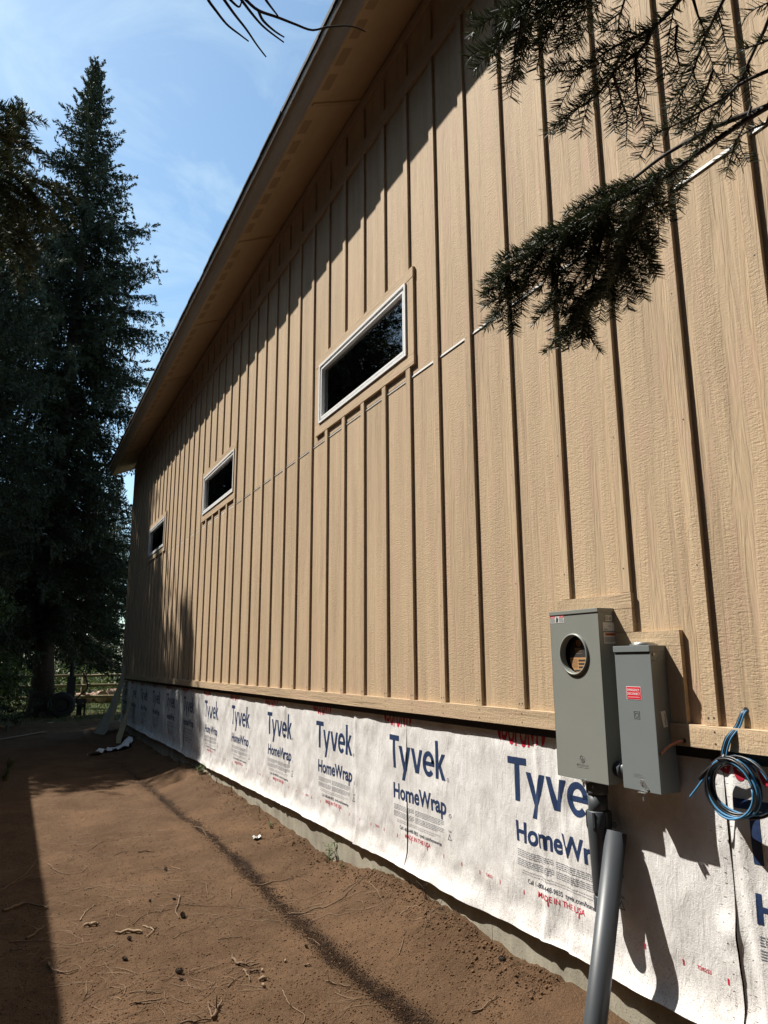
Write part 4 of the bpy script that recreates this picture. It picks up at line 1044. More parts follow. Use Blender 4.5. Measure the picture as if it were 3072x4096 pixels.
# ------------------------------------------------------------------ disconnect box
db = thing('disconnect_box', 'small grey switch box with a red emergency label, right of the meter box', 'switch box', (-0.05, 2.344, 1.095))
dy0, dy1, dz0, dz1 = 2.243, 2.446, 1.096, 1.682
boxpart('case', M['boxgrey2'], (-0.101, 0.0, dy0+0.001, dy1-0.001, dz0+0.002, dz1-0.002), db, bevel=0.001)
boxpart('cover', M['boxgrey2'], (-0.110, -0.097, dy0, dy1, dz0, dz1-0.028), db, bevel=0.0018)
boxpart('top_cap', M['boxgrey2'], (-0.116, 0.0, dy0-0.0015, dy1+0.002, dz1-0.0245, dz1+0.002), db, bevel=0.002)
# side flap of the cap with the sloping lower edge
q = MB(); q.prism([(-0.112, dz1-0.0245), (-0.002, dz1-0.0245), (-0.002, dz1-0.062), (-0.112, dz1-0.062)], 'y', dy0-0.001, dy0+0.001)
q.build('side_flap', M['boxgrey2'], db)
q = MB(); q.tube([(-0.105, dy0-0.0015, dz1-0.060), (-0.078, dy0-0.0015, dz1-0.060), (-0.070, dy0-0.0015, dz1-0.045), (-0.045, dy0-0.0015, dz1-0.030), (-0.004, dy0-0.0015, dz1-0.029)], 0.0008, 6)
q.build('pressed_crease', M['boxgrey2'], db)
q = MB(); q.tube([(-0.094, dy0-0.001, 1.647), (-0.094, dy0-0.006, 1.647)], 0.0055, 10); q.build('screw', M['steel'], db)
el = plate(db, 'emergency_label', M['ink_white'], -0.1102, 2.309, 2.390, 1.461, 1.514)
plate(el, 'red_field', M['label_red'], -0.1110, 2.3105, 2.3885, 1.4625, 1.5125, 0.0004)
add_text(el, 'EMERGENCY', -0.1118, 0.0045, 0.073, 1.4955, 1.5055, M['ink_white'], y0=2.3885, off=0.004)
add_text(el, 'DISCONNECT', -0.1118, 0.0040, 0.0745, 1.4800, 1.4900, M['ink_white'], y0=2.3885, off=0.004)
add_text(el, 'DESCONEXION DE EMERGENCIA', -0.1118, 0.006, 0.072, 1.4690, 1.4730, M['ink_white'], y0=2.3885)
q = MB(); ring(q, -0.1114, -0.1095, 2.326, 2.358, 1.384, 1.415, 0.0022); ring(q, -0.1114, -0.1095, 2.334, 2.350, 1.391, 1.408, 0.0018)
q.build('embossed_square', M['boxgrey2'], db)
for s, z in (('SQUARE D', 1.157), ('BY SCHNEIDER', 1.149)):
    V, Fs = place_text(s, 0.0, 0.04 if 'D' == s[-1] else 0.055, z, z+0.0055, offset=0.01)
    q = MB(); q.add([(-0.1109, 2.382-u, zz) for u, zz in V], Fs); q.build('embossed_name', M['boxgrey2'], db)
q = MB(); q.prism([(2.350, 1.128), (2.342, 1.142), (2.330, 1.140), (2.303, 1.108), (2.308, 1.098), (2.318, 1.098), (2.336, 1.124), (2.341, 1.116)], 'x', -0.1135, -0.1105)
q.tube([(-0.113, 2.312, 1.105), (-0.116, 2.312, 1.105)], 0.004, 10); q.tube([(-0.1138, 2.336, 1.131), (-0.1146, 2.336, 1.131)], 0.0035, 10)
q.box(-0.125, -0.108, 2.318, 2.355, dz0-0.006, dz0-0.003)
q.box(-0.118, -0.112, 2.330, 2.336, dz0-0.035, dz0-0.006)
q.build('hasp', M['steel'], db, bevel=0.0006)
bl = MB(); bl.prism([(-0.078, 1.4165), (-0.052, 1.4195), (-0.0435, 1.356), (-0.067, 1.3525)], 'y', dy0-0.001, dy0+0.0002); bl = bl.build('barcode_label', M['label_white'], db)
q = MB(); rb = random.Random(3)
z = 1.408
while z > 1.361:
    w = rb.choice((.0008, .0013, .0020)); k_ = (1.41-z)*0.16
    q.box(-0.064+k_ if z < 1.385 else -0.060+k_, -0.055+k_ if z > 1.385 else -0.059+k_, dy0-0.0016, dy0-0.0012, z-w, z); z -= w+rb.choice((.0008, .0015))
q.build('bars', M['ink_black'], bl)
q = MB(); nn = 28
q.tube([(-0.055, 2.330, dz1+0.002), (-0.055, 2.330, dz1+0.009)], 0.056, nn); q.tube([(-0.055, 2.330, dz1+0.009), (-0.055, 2.330, dz1+0.016)], [0.047, 0.044], nn)
q.build('hub_plate', M['steel'], db, bevel=0.0012)
nip = MB(); nip.tube([(-0.055, 2.4455, 1.158), (-0.055, 2.5285, 1.158)], 0.034, 20); nip.tube([(-0.055, 2.485, 1.158), (-0.055, 2.503, 1.158)], 0.041, 8)
nip.build('connecting_nipple', M['pvc'], db)

# ------------------------------------------------------------------ conduit riser below the meter box
cnd = thing('conduit_riser', 'short grey plastic conduit with an expansion fitting hanging below the meter box', 'conduit', (-0.058, 2.665, 0.55))
CX, CY_ = -0.060, 2.664
q = MB(); q.tube([(CX, CY_, 1.0945), (CX, CY_, 1.045)], [0.052, 0.0515], 8); q.tube([(CX, CY_, 1.047), (CX, CY_, 1.036)], [0.050, 0.047], 24); q.build('threaded_adapter', M['pvc'], cnd, bevel=0.001)
q = MB(); q.tube([(CX, CY_, 1.04), (CX, CY_, 0.93)], 0.0435, 28); q.build('upper_pipe', M['pvc'], cnd)
q = MB()
q.tube([(CX, CY_, 0.966), (CX, CY_, 0.963), (CX, CY_, 0.880), (CX, CY_, 0.845), (CX, CY_, 0.632), (CX, CY_, 0.622)], [0.050, 0.053, 0.052, 0.0495, 0.044, 0.041], 28)
for i in range(6):
    a = 2*math.pi*i/6+0.4; c, s = math.cos(a), math.sin(a)
    p0 = Vector((CX+c*0.0515, CY_+s*0.0515, 0)); tt = Vector((-s, c, 0))*0.0045; oo = Vector((c, s, 0))*0.0045
    P = [p0-tt, p0+tt, p0+tt+oo, p0-tt+oo]
    q.add([(v.x, v.y, 0.963) for v in P]+[(v.x, v.y, 0.885) for v in P[:2]]+[(v.x, v.y, 0.898) for v in P[2:]], [(0, 1, 2, 3), (7, 6, 5, 4), (0, 4, 5, 1), (1, 5, 6, 2), (2, 6, 7, 3), (3, 7, 4, 0)])
q.build('expansion_sleeve', M['pvc'], cnd)
q = MB(); q.tube([(CX, CY_, 0.624), (CX, CY_, 0.612)], 0.0375, 24); q.tube([(CX, CY_, 0.614), (CX, CY_, 0.611), (CX, CY_, 0.552), (CX, CY_, 0.549)], [0.041, 0.0435, 0.0435, 0.042], 28); q.build('end_coupling', M['pvc'], cnd)
# leaning pipe: hollow, standing on the soil and resting against the fitting
pa = Vector((-0.034, 2.589, 0.885)); pd = Vector((-0.2247, -0.0526, -0.679)).normalized()
pb = pa+pd*(0.885-g1(-0.31, 2.52)+0.02)/abs(pd.z)
lp = MB()
lp.tube([pa, pb], 0.0455, 32, cap=False); lp.tube([pb, pa], 0.040, 32, cap=False)
o1 = len(lp.v)
lp.f += [(i, (i+1) % 32, 96+(16-i-1) % 32, 96+(16-i) % 32) for i in range(32)]; lp.m += [0]*32; lp.sm += [False]*32
o = lp.build('leaning_pipe', M['pvc'], None, loc=None)
put(o, 'long bare grey plastic pipe leaning against the house wrap beside the conduit fitting', 'pipe')

# ------------------------------------------------------------------ copper wire and cable coil
q = MB(); base_pts = [Vector(p) for p in ((0.02, 2.176, 1.306), (-0.022, 2.180, 1.307), (-0.045, 2.196, 1.300), (-0.07, 2.215, 1.285), (-0.088, 2.228, 1.268), (-0.100, 2.236, 1.252))]
def resample(P, n):
    P = [Vector(p) for p in P]; L = [0]
    for a, b in zip(P[:-1], P[1:]): L.append(L[-1]+(b-a).length)
    out = []
    for i in range(n):
        t = L[-1]*i/(n-1); j = min(max(k for k in range(len(L)) if L[k] <= t+1e-9), len(P)-2)
        f = (t-L[j])/max(L[j+1]-L[j], 1e-9)
        p0 = P[max(j-1, 0)]; p1 = P[j]; p2 = P[j+1]; p3 = P[min(j+2, len(P)-1)]
        out.append(0.5*((2*p1)+(-p0+p2)*f+(2*p0-5*p1+4*p2-p3)*f*f+(-p0+3*p1-3*p2+p3)*f**3))
    return out
bp_ = resample(base_pts, 40)
for s in range(7):
    pts = []
    for i, p in enumerate(bp_):
        a = 2*math.pi*s/6+i*0.42; r = 0.0 if s == 6 else 0.0034
        pts.append(p+Vector((0, math.cos(a), math.sin(a)))*r)
    q.tube(pts, 0.0018, 6)
o = q.build('ground_wire', M['copper'], None); put(o, 'stranded bare copper wire end poking out beside the small grey switch box', 'wire')
o.data.materials.clear(); o.data.materials.append(M['copper'])
cc = thing('cable_coil', 'black and blue cable coiled up and hanging from a hole in the siding', 'cable', (-0.04, 1.96, 1.165))
rc = random.Random(21)
def loop_pts(cy_, cz_, ry, rz, turns, x0, x1, ph, wob):
    out = []; n = int(40*turns)
    for i in range(n+1):
        t = i/n; a = ph+2*math.pi*turns*t
        w = 1+wob*math.sin(a*0.5+ph*3)+0.02*math.sin(3.3*a+ph)
        out.append(Vector((x0+(x1-x0)*t+0.006*math.sin(a*1.7+ph), cy_+ry*w*math.cos(a), cz_+rz*w*math.sin(a))))
    return out
def cable(nm, pts, r, mat, lab=None):
    q = MB(); q.tube(pts, r, 9); o = q.build(nm, mat, cc)
    return o
top = Vector((-0.045, 1.985, 1.262))
hole_p = Vector((0.015, 1.903, 1.437))
def strand(dy): return [hole_p+Vector((0, dy*0.4, 0)), hole_p+Vector((-0.022, 0.006+dy*.6, -0.008)), hole_p+Vector((-0.036, 0.026+dy*.8, -0.06)), Vector((-0.042, 1.955+dy, 1.335)), Vector((-0.045, 1.975+dy, 1.29)), top+Vector((0, dy, -0.01))]
for i, (dy, mk) in enumerate(((-0.009, 'cable_blue'), (0.0, 'cable_black'), (0.009, 'cable_blue'), (0.014, 'cable_black'))):
    cable('cable', resample(strand(dy), 26), 0.0038, M[mk])
specs = [('cable_black', 1.960, 1.163, .100, .102, 2.2, -.035, -.055, 1.8, .03, .0052), ('cable_blue', 1.956, 1.160, .103, .103, 2.1, -.050, -.030, 1.9, .045, .0042),
         ('cable_black', 1.952, 1.156, .096, .100, 2.0, -.060, -.045, 1.6, .05, .0052), ('cable_blue', 1.949, 1.155, .106, .098, 1.6, -.062, -.058, 2.2, .03, .0042),
         ('cable_blue', 1.925, 1.170, .125, .100, 1.2, -.030, -.045, 1.6, .02, .0042), ('cable_black', 1.915, 1.165, .130, .104, 1.3, -.040, -.055, 1.5, .03, .0048),
         ('cable_black', 1.965, 1.150, .092, .092, 1.5, -.025, -.040, 2.0, .05, .0052), ('cable_black', 1.957, 1.158, .107, .106, 2.3, -.066, -.050, 1.2, .02, .0046), ('cable_black', 1.948, 1.160, .099, .095, 2.0, -.040, -.068, 2.6, .04, .005), ('cable_blue', 1.962, 1.152, .098, .104, 1.0, -.066, -.060, 3.0, .02, .004)]
for mk, a, b, c, d_, t_, x0, x1, ph, wb, r in specs: cable('cable', loop_pts(a, b, c, d_, t_, x0, x1, ph, wb), r, M[mk])
cable('cable', resample([top, (-0.055, 2.015, 1.235), (-0.06, 2.06, 1.19), (-0.062, 2.10, 1.145), (-0.064, 2.142, 1.100)], 20), 0.0042, M['cable_blue'])
cable('cable', resample([top, (-0.058, 2.03, 1.228), (-0.064, 2.075, 1.190), (-0.06, 2.092, 1.172)], 16), 0.006, M['cable_black'])
cable('cable', resample([top+Vector((0, 0.01, 0)), (-0.05, 2.02, 1.24), (-0.058, 2.055, 1.205), (-0.058, 2.085, 1.165)], 16), 0.005, M['cable_black'])
q = MB(); q.tube([top+Vector((0, -0.014, 0.010)), top+Vector((0, 0.014, -0.02))], 0.013, 10); q.build('tape_wrap', M['cable_black'], cc)
q = MB(); q.tube([(0.001, 1.903, 1.438), (-0.0015, 1.903, 1.438)], 0.011, 14); q.build('hole_grommet', M['ink_black'], cc)
q = MB(); q.tube([(0.013, 2.176, 1.306), (-0.0312, 2.176, 1.306)], 0.009, 12); o = q.build('wire_hole', M['ink_black'], bld)

# ------------------------------------------------------------------ conifers
def frame_for(d):
    d = d/np.linalg.norm(d); a = np.cross(d, [0, 0, 1.0])
    if np.linalg.norm(a) < 1e-3: a = np.array([1.0, 0, 0])
    a = a/np.linalg.norm(a); return d, a, np.cross(a, d)
def spruce_meshes(h, R, seed, nmax=95000, base=0.05, droop=1.0, fill=1.0, kite=(0.115, 0.042)):
    rng = np.random.default_rng(seed)
    wood = MB()
    # trunk
    nseg = 12
    tp = [(0.05*math.sin(i*1.3+seed), 0.05*math.cos(i*0.9+seed), h*i/nseg) for i in range(nseg+1)]
    r0 = h*0.0125
    trunk = MB()
    trunk.tube(tp, [r0*(1.35 if i == 0 else 1)*(1-i/nseg)**0.85+0.012 for i in range(nseg+1)], 12)
    for j in range(5):
        a = j*1.26+seed; trunk.tube([(r0*0.6*math.cos(a), r0*0.6*math.sin(a), 0.35), (r0*1.6*math.cos(a), r0*1.6*math.sin(a), 0.05), (r0*2.4*math.cos(a), r0*2.4*math.sin(a), -0.15)], [r0*.5, r0*.35, r0*.15], 7)
    P0 = []; D0 = []; L0 = []; Wd = []
    z = base*h
    while z < h*0.992:
        t = (h-z)/h
        prof = min(1.0, 1.0-math.exp(-t*4.6)) if t < 0.7 else 1.0
        prof = (t/0.42)**1.02 if t < 0.42 else 1.0-0.18*(t-0.42)/0.58
        nb = 5 if t > 0.12 else 4
        a0 = rng.uniform(0, 6.28)
        for b in range(nb):
            az = a0+b*2*math.pi/nb+rng.uniform(-.35, .35)
            L = max(R*prof*rng.uniform(0.55, 1.2), 0.22)
            if rng.random() < 0.10: L *= 1.18
            el = RAD(48*(1-min(t/0.25, 1))+8*(1-t)-16*t*droop)+rng.uniform(-.12, .12)
            ns = max(int(L/0.16), 3)
            pts = np.zeros((ns+1, 3)); pts[0] = (0, 0, z+rng.uniform(-.1, .1))
            e = el
            for i in range(1, ns+1):
                s = i/ns
                e = el-0.35*droop*math.sin(s*2.6)*t+0.55*max(s-0.6, 0)*(0.6+t)
                az += rng.normal(0, 0.035)
                pts[i] = pts[i-1]+(L/ns)*np.array([math.cos(az)*math.cos(e), math.sin(az)*math.cos(e), math.sin(e)])
            wood.tube([tuple(p) for p in pts[::2]] if ns > 4 else [tuple(p) for p in pts], [0.006+0.012*L*(1-i/max(len(pts[::2])-1, 1)) for i in range(len(pts[::2]))] if ns > 4 else [0.012*(1-0.8*i/ns) for i in range(ns+1)], 4, cap=False)
            # twigs
            step = 0.085
            nt_ = int(L*(1-0.12)/step)
            for k in range(nt_+1):
                s = 0.12+0.88*k/max(nt_, 1)
                f = s*ns; i = min(int(f), ns-1); p = pts[i]*(1-(f-i))+pts[i+1]*(f-i)
                d = pts[i+1]-pts[i]; d, sd, up_v = frame_for(d)
                for side in (-1, 1):
                    tl = (0.14+0.42*math.sin(min(s*1.25, 1)*math.pi*0.92)*min(L/2.2, 1.0))*rng.uniform(.55, 1.2)
                    if k == nt_: tl = 0.34
                    hang = rng.random() < 0.50*min(t*3, 1)*droop
                    ang = RAD(rng.uniform(38, 62))
                    dr = d*math.cos(ang)+sd*side*math.sin(ang)+up_v*rng.uniform(-.15, .35)
                    if k == nt_: dr = d+sd*side*0.12+np.array([0, 0, .25])
                    if hang: dr = dr*0.35+np.array([0, 0, -1.0])
                    dr = dr/np.linalg.norm(dr)
                    P0.append(p); D0.append(dr); L0.append(tl); Wd.append(1.0 if hang else 0.0)
        z += (0.23+0.10*rng.random())*(0.55 if t < 0.12 else 1.0)
    # leader shoots
    for j in range(5):
        P0.append(np.array([0, 0, h*0.985-0.2*j])); a = rng.uniform(0, 6.28); D0.append(np.array([0.25*math.cos(a)*(j > 0), 0.25*math.sin(a)*(j > 0), 1.0])/1.03); L0.append(0.6); Wd.append(0.0)
    P0 = np.array(P0); D0 = np.array(D0); L0 = np.array(L0); Wd = np.array(Wd)
    per = L0/0.030*fill
    tot = per.sum(); sc = min(1.0, nmax/tot)
    cnt = np.maximum((per*sc+rng.random(len(per))).astype(int), 2)
    idx = np.repeat(np.arange(len(P0)), cnt); n = len(idx)
    s = rng.random(n); p = P0[idx]+D0[idx]*(L0[idx]*s)[:, None]+np.stack([0*s, 0*s, -0.10*Wd[idx]*s*s-0.12*L0[idx]*s*s], -1)
    rnd = rng.normal(size=(n, 3)); rnd[:, 2] += 0.3
    D = D0[idx]; rnd -= D*(rnd*D).sum(1)[:, None]; rnd /= np.linalg.norm(rnd, axis=1)[:, None]
    kd = D*0.85+rnd*0.62; kd /= np.linalg.norm(kd, axis=1)[:, None]
    wv_ = np.cross(kd, rng.normal(size=(n, 3))); wv_ /= np.linalg.norm(wv_, axis=1)[:, None]
    kl = kite[0]*rng.uniform(.7, 1.25, n)[:, None]; kw = kite[1]*rng.uniform(.7, 1.2, n)[:, None]
    A = p; B = p+kd*kl*0.45+wv_*kw*0.5; C = p+kd*kl; Dd = p+kd*kl*0.45-wv_*kw*0.5
    V = np.stack([A, B, C, Dd], 1).reshape(-1, 3)
    Fq2 = np.arange(n*4).reshape(-1, 4)
    return trunk, wood, arr_mesh('crown', V, Fq2, M['spruce'])
tree_cache = {}
def plant_tree(kind, x, y, z, sc, rot, name, label, group=None, args=None):
    t = thing(name, label, 'tree', (x, y, z), group)
    t.scale = (sc, sc, sc) if not isinstance(sc, tuple) else sc
    t.rotation_euler = (0, 0, rot)
    if kind not in tree_cache:
        tr, wd_, cm = spruce_meshes(*args[0], **args[1])
        ms = []
        for nm, mb_, mat in (('trunk', tr, M['bark']), ('limbs', wd_, M['bark'])):
            me_ = bpy.data.meshes.new(nm); me_.from_pydata(mb_.v, [], mb_.f); me_.materials.append(mat); me_.polygons.foreach_set('use_smooth', [True]*len(mb_.f)); me_.update(); ms.append((nm, me_))
        ms.append(('crown', cm)); tree_cache[kind] = ms
    for nm, me_ in tree_cache[kind]:
        o = bpy.data.objects.new(nm, me_); COL.objects.link(o); o.parent = t
    return t
A_ = ((23.9, 3.1, 3), dict(nmax=330000, base=0.13, droop=1.1, fill=3.0))
B_ = ((18.3, 2.8, 8), dict(nmax=190000, base=0.06, droop=0.9, fill=2.6))
D_ = ((20.0, 3.2, 23), dict(nmax=60000, base=0.15, droop=0.5, fill=0.8))
C_ = ((15.0, 2.9, 15), dict(nmax=170000, base=0.04, droop=0.8, fill=2.8))
# conifers standing beyond and left of the building
plant_tree('A', -1.55, 25.9, -0.05, 1.0, 0.6, 'spruce_tree', 'tallest dark spruce, its pointed top clear against the sky beyond the building corner', args=A_)
plant_tree('B', -3.75, 22.0, -0.05, (0.72, 0.72, 1.0), 2.0, 'spruce_tree', 'slimmer spruce with a thin bare leader, overlapping the left side of the tall pointed spruce', args=B_)
plant_tree('A', -7.7, 31.5, -0.1, (1.15, 1.15, 1.36), 3.4, 'spruce_tree', 'tall spruce at the left picture edge whose top leaves the frame', args=A_)
GT = 'dark spruces crowding behind the log fence'
plant_tree('C', -6.3, 19.4, -0.05, (1.22, 1.22, 0.99), 1.0, 'spruce_tree', 'bushy spruce left of the dirt strip, mostly outside the left picture edge', args=C_)
plant_tree('B', -5.4, 21.4, -0.05, (0.95, 0.95, 0.80), 4.0, 'spruce_tree', 'lower spruce tucked between the two left spruces near the fence', args=B_)
plant_tree('D', -8.6, 24.5, -0.05, 0.85, 2.2, 'spruce_tree', 'thin crowned spruce deep in the shade at the far left', args=D_)
for i, (k, x, y, s, r) in enumerate([('C', 3.8, 30.5, 0.80, 0.3), ('B', 5.2, 38.0, 0.75, 1.9), ('C', -5.5, 45.0, 1.15, 2.6), ('A', -8.0, 51.0, 0.8, 0.9), ('B', 1.0, 44.0, 0.72, 5.0), ('C', -1.2, 47.0, 1.0, 3.0),
                                 ('D', -13.0, 37.0, 1.15, 4.4), ('D', -12.0, 29.0, 1.0, 2.9), ('A', 6.5, 48.0, 0.62, 1.0), ('C', 9.5, 44.0, 0.9, 2.0), ('B', -9.5, 50.0, 1.1, 0.2), ('A', -3.0, 54.0, 0.72, 2.7), ('C', 3.5, 56.0, 1.0, 4.1), ('B', -16.0, 46.0, 1.2, 3.7), ('A', -19.0, 30.0, 0.9, 1.7)]):
    plant_tree(k, x, y, -0.1, s, r, 'spruce_tree', 'dark spruce standing in the crowd of conifers behind the log fence', GT)

# forest that closes in the strip on the left and behind the viewpoint (all lower than the sun's path)
GF = 'forest spruces left of and behind the viewpoint'
fr_ = random.Random(17)
spots = [('B', -9.5, y, fr_.uniform(.85, 1.1)) for y in (5.8, 2.6, -0.6, -3.8, -7.0)]
spots += [('A', -13.0, y, fr_.uniform(.8, 0.95)) for y in (6.5, 2.0, -2.5, -7.0)]
spots += [('C', -10.5, y, fr_.uniform(.68, .76)) for y in (9.4, 17.8)]
spots += [('B', -14.3, y, fr_.uniform(.96, 1.03)) for y in (10.5, 16.0, 22.0)]
spots += [('A', -20.0, y, 1.15) for y in (8.0, 13.5, 19.0)]
spots += [('C', x, y, fr_.uniform(.95, 1.2)) for x, y in ((-7.0, -9.5), (-3.6, -10.2), (-0.4, -9.4), (3.0, -10.5))]
spots += [('A', x, y, fr_.uniform(.8, 1.0)) for x, y in ((-8.5, -13.5), (-4.5, -14.5), (0.5, -14.0), (5.0, -13.5))]
for k, x, y, s in spots:
    plant_tree(k, x, y, -0.1, s, fr_.uniform(0, 6.28), 'spruce_tree', 'dark forest spruce standing outside the frame, left of or behind the viewpoint', GF)

# ------------------------------------------------------------------ fir boughs close to the camera
def fir_twigs(paths, seed, dens=950, nl=0.024, nw=0.0016, lat=True, start=None, lmin=.05, lmax=.17, hang=0.6, per=0.026, wr=0.0032):
    """paths: list of 3D polylines; returns wood MB and needle mesh data"""
    rng = np.random.default_rng(seed)
    wood = MB(); segs = []
    for pi, P in enumerate(paths):
        R_s = resample(P, max(int(sum((Vector(b)-Vector(a)).length for a, b in zip(P[:-1], P[1:]))/0.02), 4))
        n = len(R_s)
        L = sum((b-a).length for a, b in zip(R_s[:-1], R_s[1:]))
        st = 0.0 if start is None else start[pi]
        w0 = wr*(0.6+2.2*min(L, 1.0))
        wood.tube(R_s, [w0*(1-0.82*i/(n-1)) for i in range(n)], 6, cap=True)
        i0 = int(st*(n-1))
        if i0 < n-1: segs.append((np.array([tuple(v) for v in R_s[i0:]]), 1.0))
        if not lat: continue
        d = 0.0
        k = 0
        for i in range(i0, n-1):
            seg = (R_s[i+1]-R_s[i]); sl_ = seg.length; d += sl_
            while d > per:
                d -= per; k += 1
                s = i/(n-1)
                env = (1-s)**0.6*0.9+0.25
                ll = rng.uniform(lmin, lmax)*env*min(1.0, L/0.35+0.25)
                if ll < 0.03: continue
                T, S, U = frame_for(np.array(seg)); side = 1 if k % 2 else -1
                ang = RAD(rng.uniform(35, 60))
                dr = T*math.cos(ang)+S*side*math.sin(ang)*(1-hang*0.5)+U*rng.uniform(-.5, .25)
                dr = dr/np.linalg.norm(dr); m_ = 7
                pts = [np.array(R_s[i])]
                for j in range(m_):
                    dr = dr+np.array([0, 0, -hang*0.16]); dr = dr/np.linalg.norm(dr); pts.append(pts[-1]+dr*ll/m_)
                wood.tube([tuple(p) for p in pts], [0.0012*(1-.5*j/m_) for j in range(m_+1)], 4, cap=False)
                segs.append((np.array(pts), 1.0))
    Vs = []
    for pts, _ in segs:
        for a, b in zip(pts[:-1], pts[1:]):
            L = np.linalg.norm(b-a)
            if L < 1e-5: continue
            T, S, U = frame_for(b-a)
            n = max(int(L*dens*rng.uniform(.8, 1.2)), 1)
            t = rng.random(n)[:, None]; base = a+(b-a)*t
            side = np.where(rng.random(n) < .5, 1, -1)
            ph = np.clip(rng.normal(0.35, 0.5, n), -0.5, 1.5)
            lateral = S*(side*np.cos(ph))[:, None]+U*np.sin(ph)[:, None]
            dirn = T*rng.uniform(.35, .85, n)[:, None]+lateral; dirn /= np.linalg.norm(dirn, axis=1)[:, None]
            ll = nl*rng.uniform(.7, 1.15, n)[:, None]
            wv_ = np.cross(dirn, rng.normal(size=(n, 3))); wv_ /= np.linalg.norm(wv_, axis=1)[:, None]
            w = nw*0.5
            Vs.append(np.stack([base-wv_*w, base+wv_*w, base+dirn*ll*0.8+wv_*w*0.8, base+dirn*ll, base+dirn*ll*0.8-wv_*w*0.8], 1).reshape(-1, 3))
    V = np.concatenate(Vs)
    return wood, arr_mesh('needles', V, np.arange(len(V)).reshape(-1, 5), M['fir'])
st_ = {'B': .42, 'C': .50, 'A': .28, 'Y': .5, 'W': .35, 'S': .4}
dense = ['A', 'C', 'L', 'M', 'N', 'O', 'P', 'Q', 'R', 'I', 'I2', 'D', 'E', 'H', 'W', 'X', 'I4']
fir = thing('fir_tree', 'fir tree whose drooping boughs hang into the upper right in front of the siding', 'tree', (-3.9, -2.4, 0))
q = MB(); q.tube([(-3.9, -2.4, -0.2), (-3.88, -2.38, 2.5), (-3.92, -2.35, 6.0), (-3.9, -2.4, 10.5)], [0.24, 0.19, 0.13, 0.03], 14); q.build('trunk', M['bark'], fir)
ks = list(BOUGH)
hi = [k for k in ks if k in dense]; lo = [k for k in ks if k not in dense]
for ki, k in enumerate(ks):
    kw = dict(dens=1050, lmin=.04, lmax=.12, per=0.024) if k in ('D', 'E', 'H', 'W', 'X', 'I4', 'I2') else dict(dens=1650, lmin=.05, lmax=.15, per=0.0135) if k in dense else dict(dens=950, lmin=.03, lmax=.085, per=0.04)
    wd_, nm_ = fir_twigs([BOUGH[k]], 40+ki, start=[st_.get(k, 0.0)], **kw)
    o = wd_.build('bough', M['twigbark'], fir)
    ne = bpy.data.objects.new('needles', nm_); COL.objects.link(ne); ne.parent = o; ne['kind'] = 'stuff'
# limbs that carry them from the trunk
def limb(P, r0, r1, par, mat='bark'):
    pts = resample(P, 24); q = MB(); q.tube(pts, [r0+(r1-r0)*i/23 for i in range(24)], 8); return q.build('limb', M[mat], par)
for k, pts in (('A', [(-3.9, -2.4, 3.9), (-3.0, -1.6, 3.9), (-1.7, -0.5, 3.2)]), ('D', [(-3.9, -2.4, 4.6), (-3.1, -1.3, 4.5), (-2.1, 0.0, 3.9)]), ('I', [(-3.9, -2.4, 5.1), (-3.2, -1.0, 5.0), (-2.4, 0.3, 4.3)]), ('B', [(-3.9, -2.4, 3.7), (-2.9, -1.6, 3.8), (-1.8, -0.5, 3.3)])):
    limb(pts+[BOUGH[k][0]], 0.04, 0.0065, fir)
# join the secondary twigs to those limbs
for k in ('C', 'H', 'J', 'J2', 'S', 'T', 'I2', 'I4', 'K', 'W'):
    e = BOUGH[k][0]; src = (-1.8, -0.5, 3.3) if k in ('C', 'K', 'J', 'J2', 'W') else (-2.15, 0.0, 3.95)
    mid = tuple((a+b)/2 for a, b in zip(e, src)); limb([src, (mid[0], mid[1], mid[2]+0.12), e], 0.008, 0.003, fir, 'twigbark')
# bare twigs hanging at the top
dead = thing('bare_branch', 'bare curved twigs hanging into the sky at the top of the picture', 'branch', TWIG[0][0])
for i, t in enumerate(TWIG):
    P = resample(t, 30); q = MB(); q.tube(P, [0.0021-0.0012*j/29 for j in range(30)], 7); q.build('twig', M['twigbark'], dead)
e = Vector(TWIG[1][0])
q = MB()
for t in TWIG:
    if t is TWIG[4]: continue
    a = Vector(t[0]); q.tube(resample([a, (a+e)/2+Vector((-0.02, -0.02, 0.05)), e+Vector((-0.05, -0.08, 0.16))], 10), 0.003, 7)
q.tube(resample([e+Vector((-0.05, -0.08, 0.16)), e+Vector((-0.3, -0.5, 0.5)), (-3.6, -1.6, 4.2), (-3.88, -2.38, 4.3)], 20), 0.006, 8)
q.build('stem', M['twigbark'], dead)
# left fir: trunk outside the frame, boughs reach in at the left edge
fir2 = thing('fir_tree', 'olive brown fir boughs reaching in from the left picture edge', 'tree', (-4.5, 3.3, 0))
q = MB(); q.tube([(-4.5, 3.3, -0.2), (-4.48, 3.3, 3.0), (-4.52, 3.32, 6.5), (-4.5, 3.3, 9.5)], [0.22, 0.17, 0.11, 0.03], 14); q.build('trunk', M['bark'], fir2)
for bi, P in enumerate(LEFTB[1:]):
    wd_, nm_ = fir_twigs([P], 12+bi, dens=1000, lmin=.12, lmax=.34, per=0.026, nl=0.028, nw=0.0026, wr=0.005)
    o = wd_.build("bough", M["twigbark"], fir2); ne = bpy.data.objects.new('needles', nm_); COL.objects.link(ne); ne.parent = o; ne['kind'] = 'stuff'
for P in LEFTB:
    z = P[0][2]; limb([(-4.5, 3.3, z+0.3), ((-4.5+P[0][0])/2, (3.3+P[0][1])/2, z+0.35), P[0]], 0.028, 0.008, fir2)

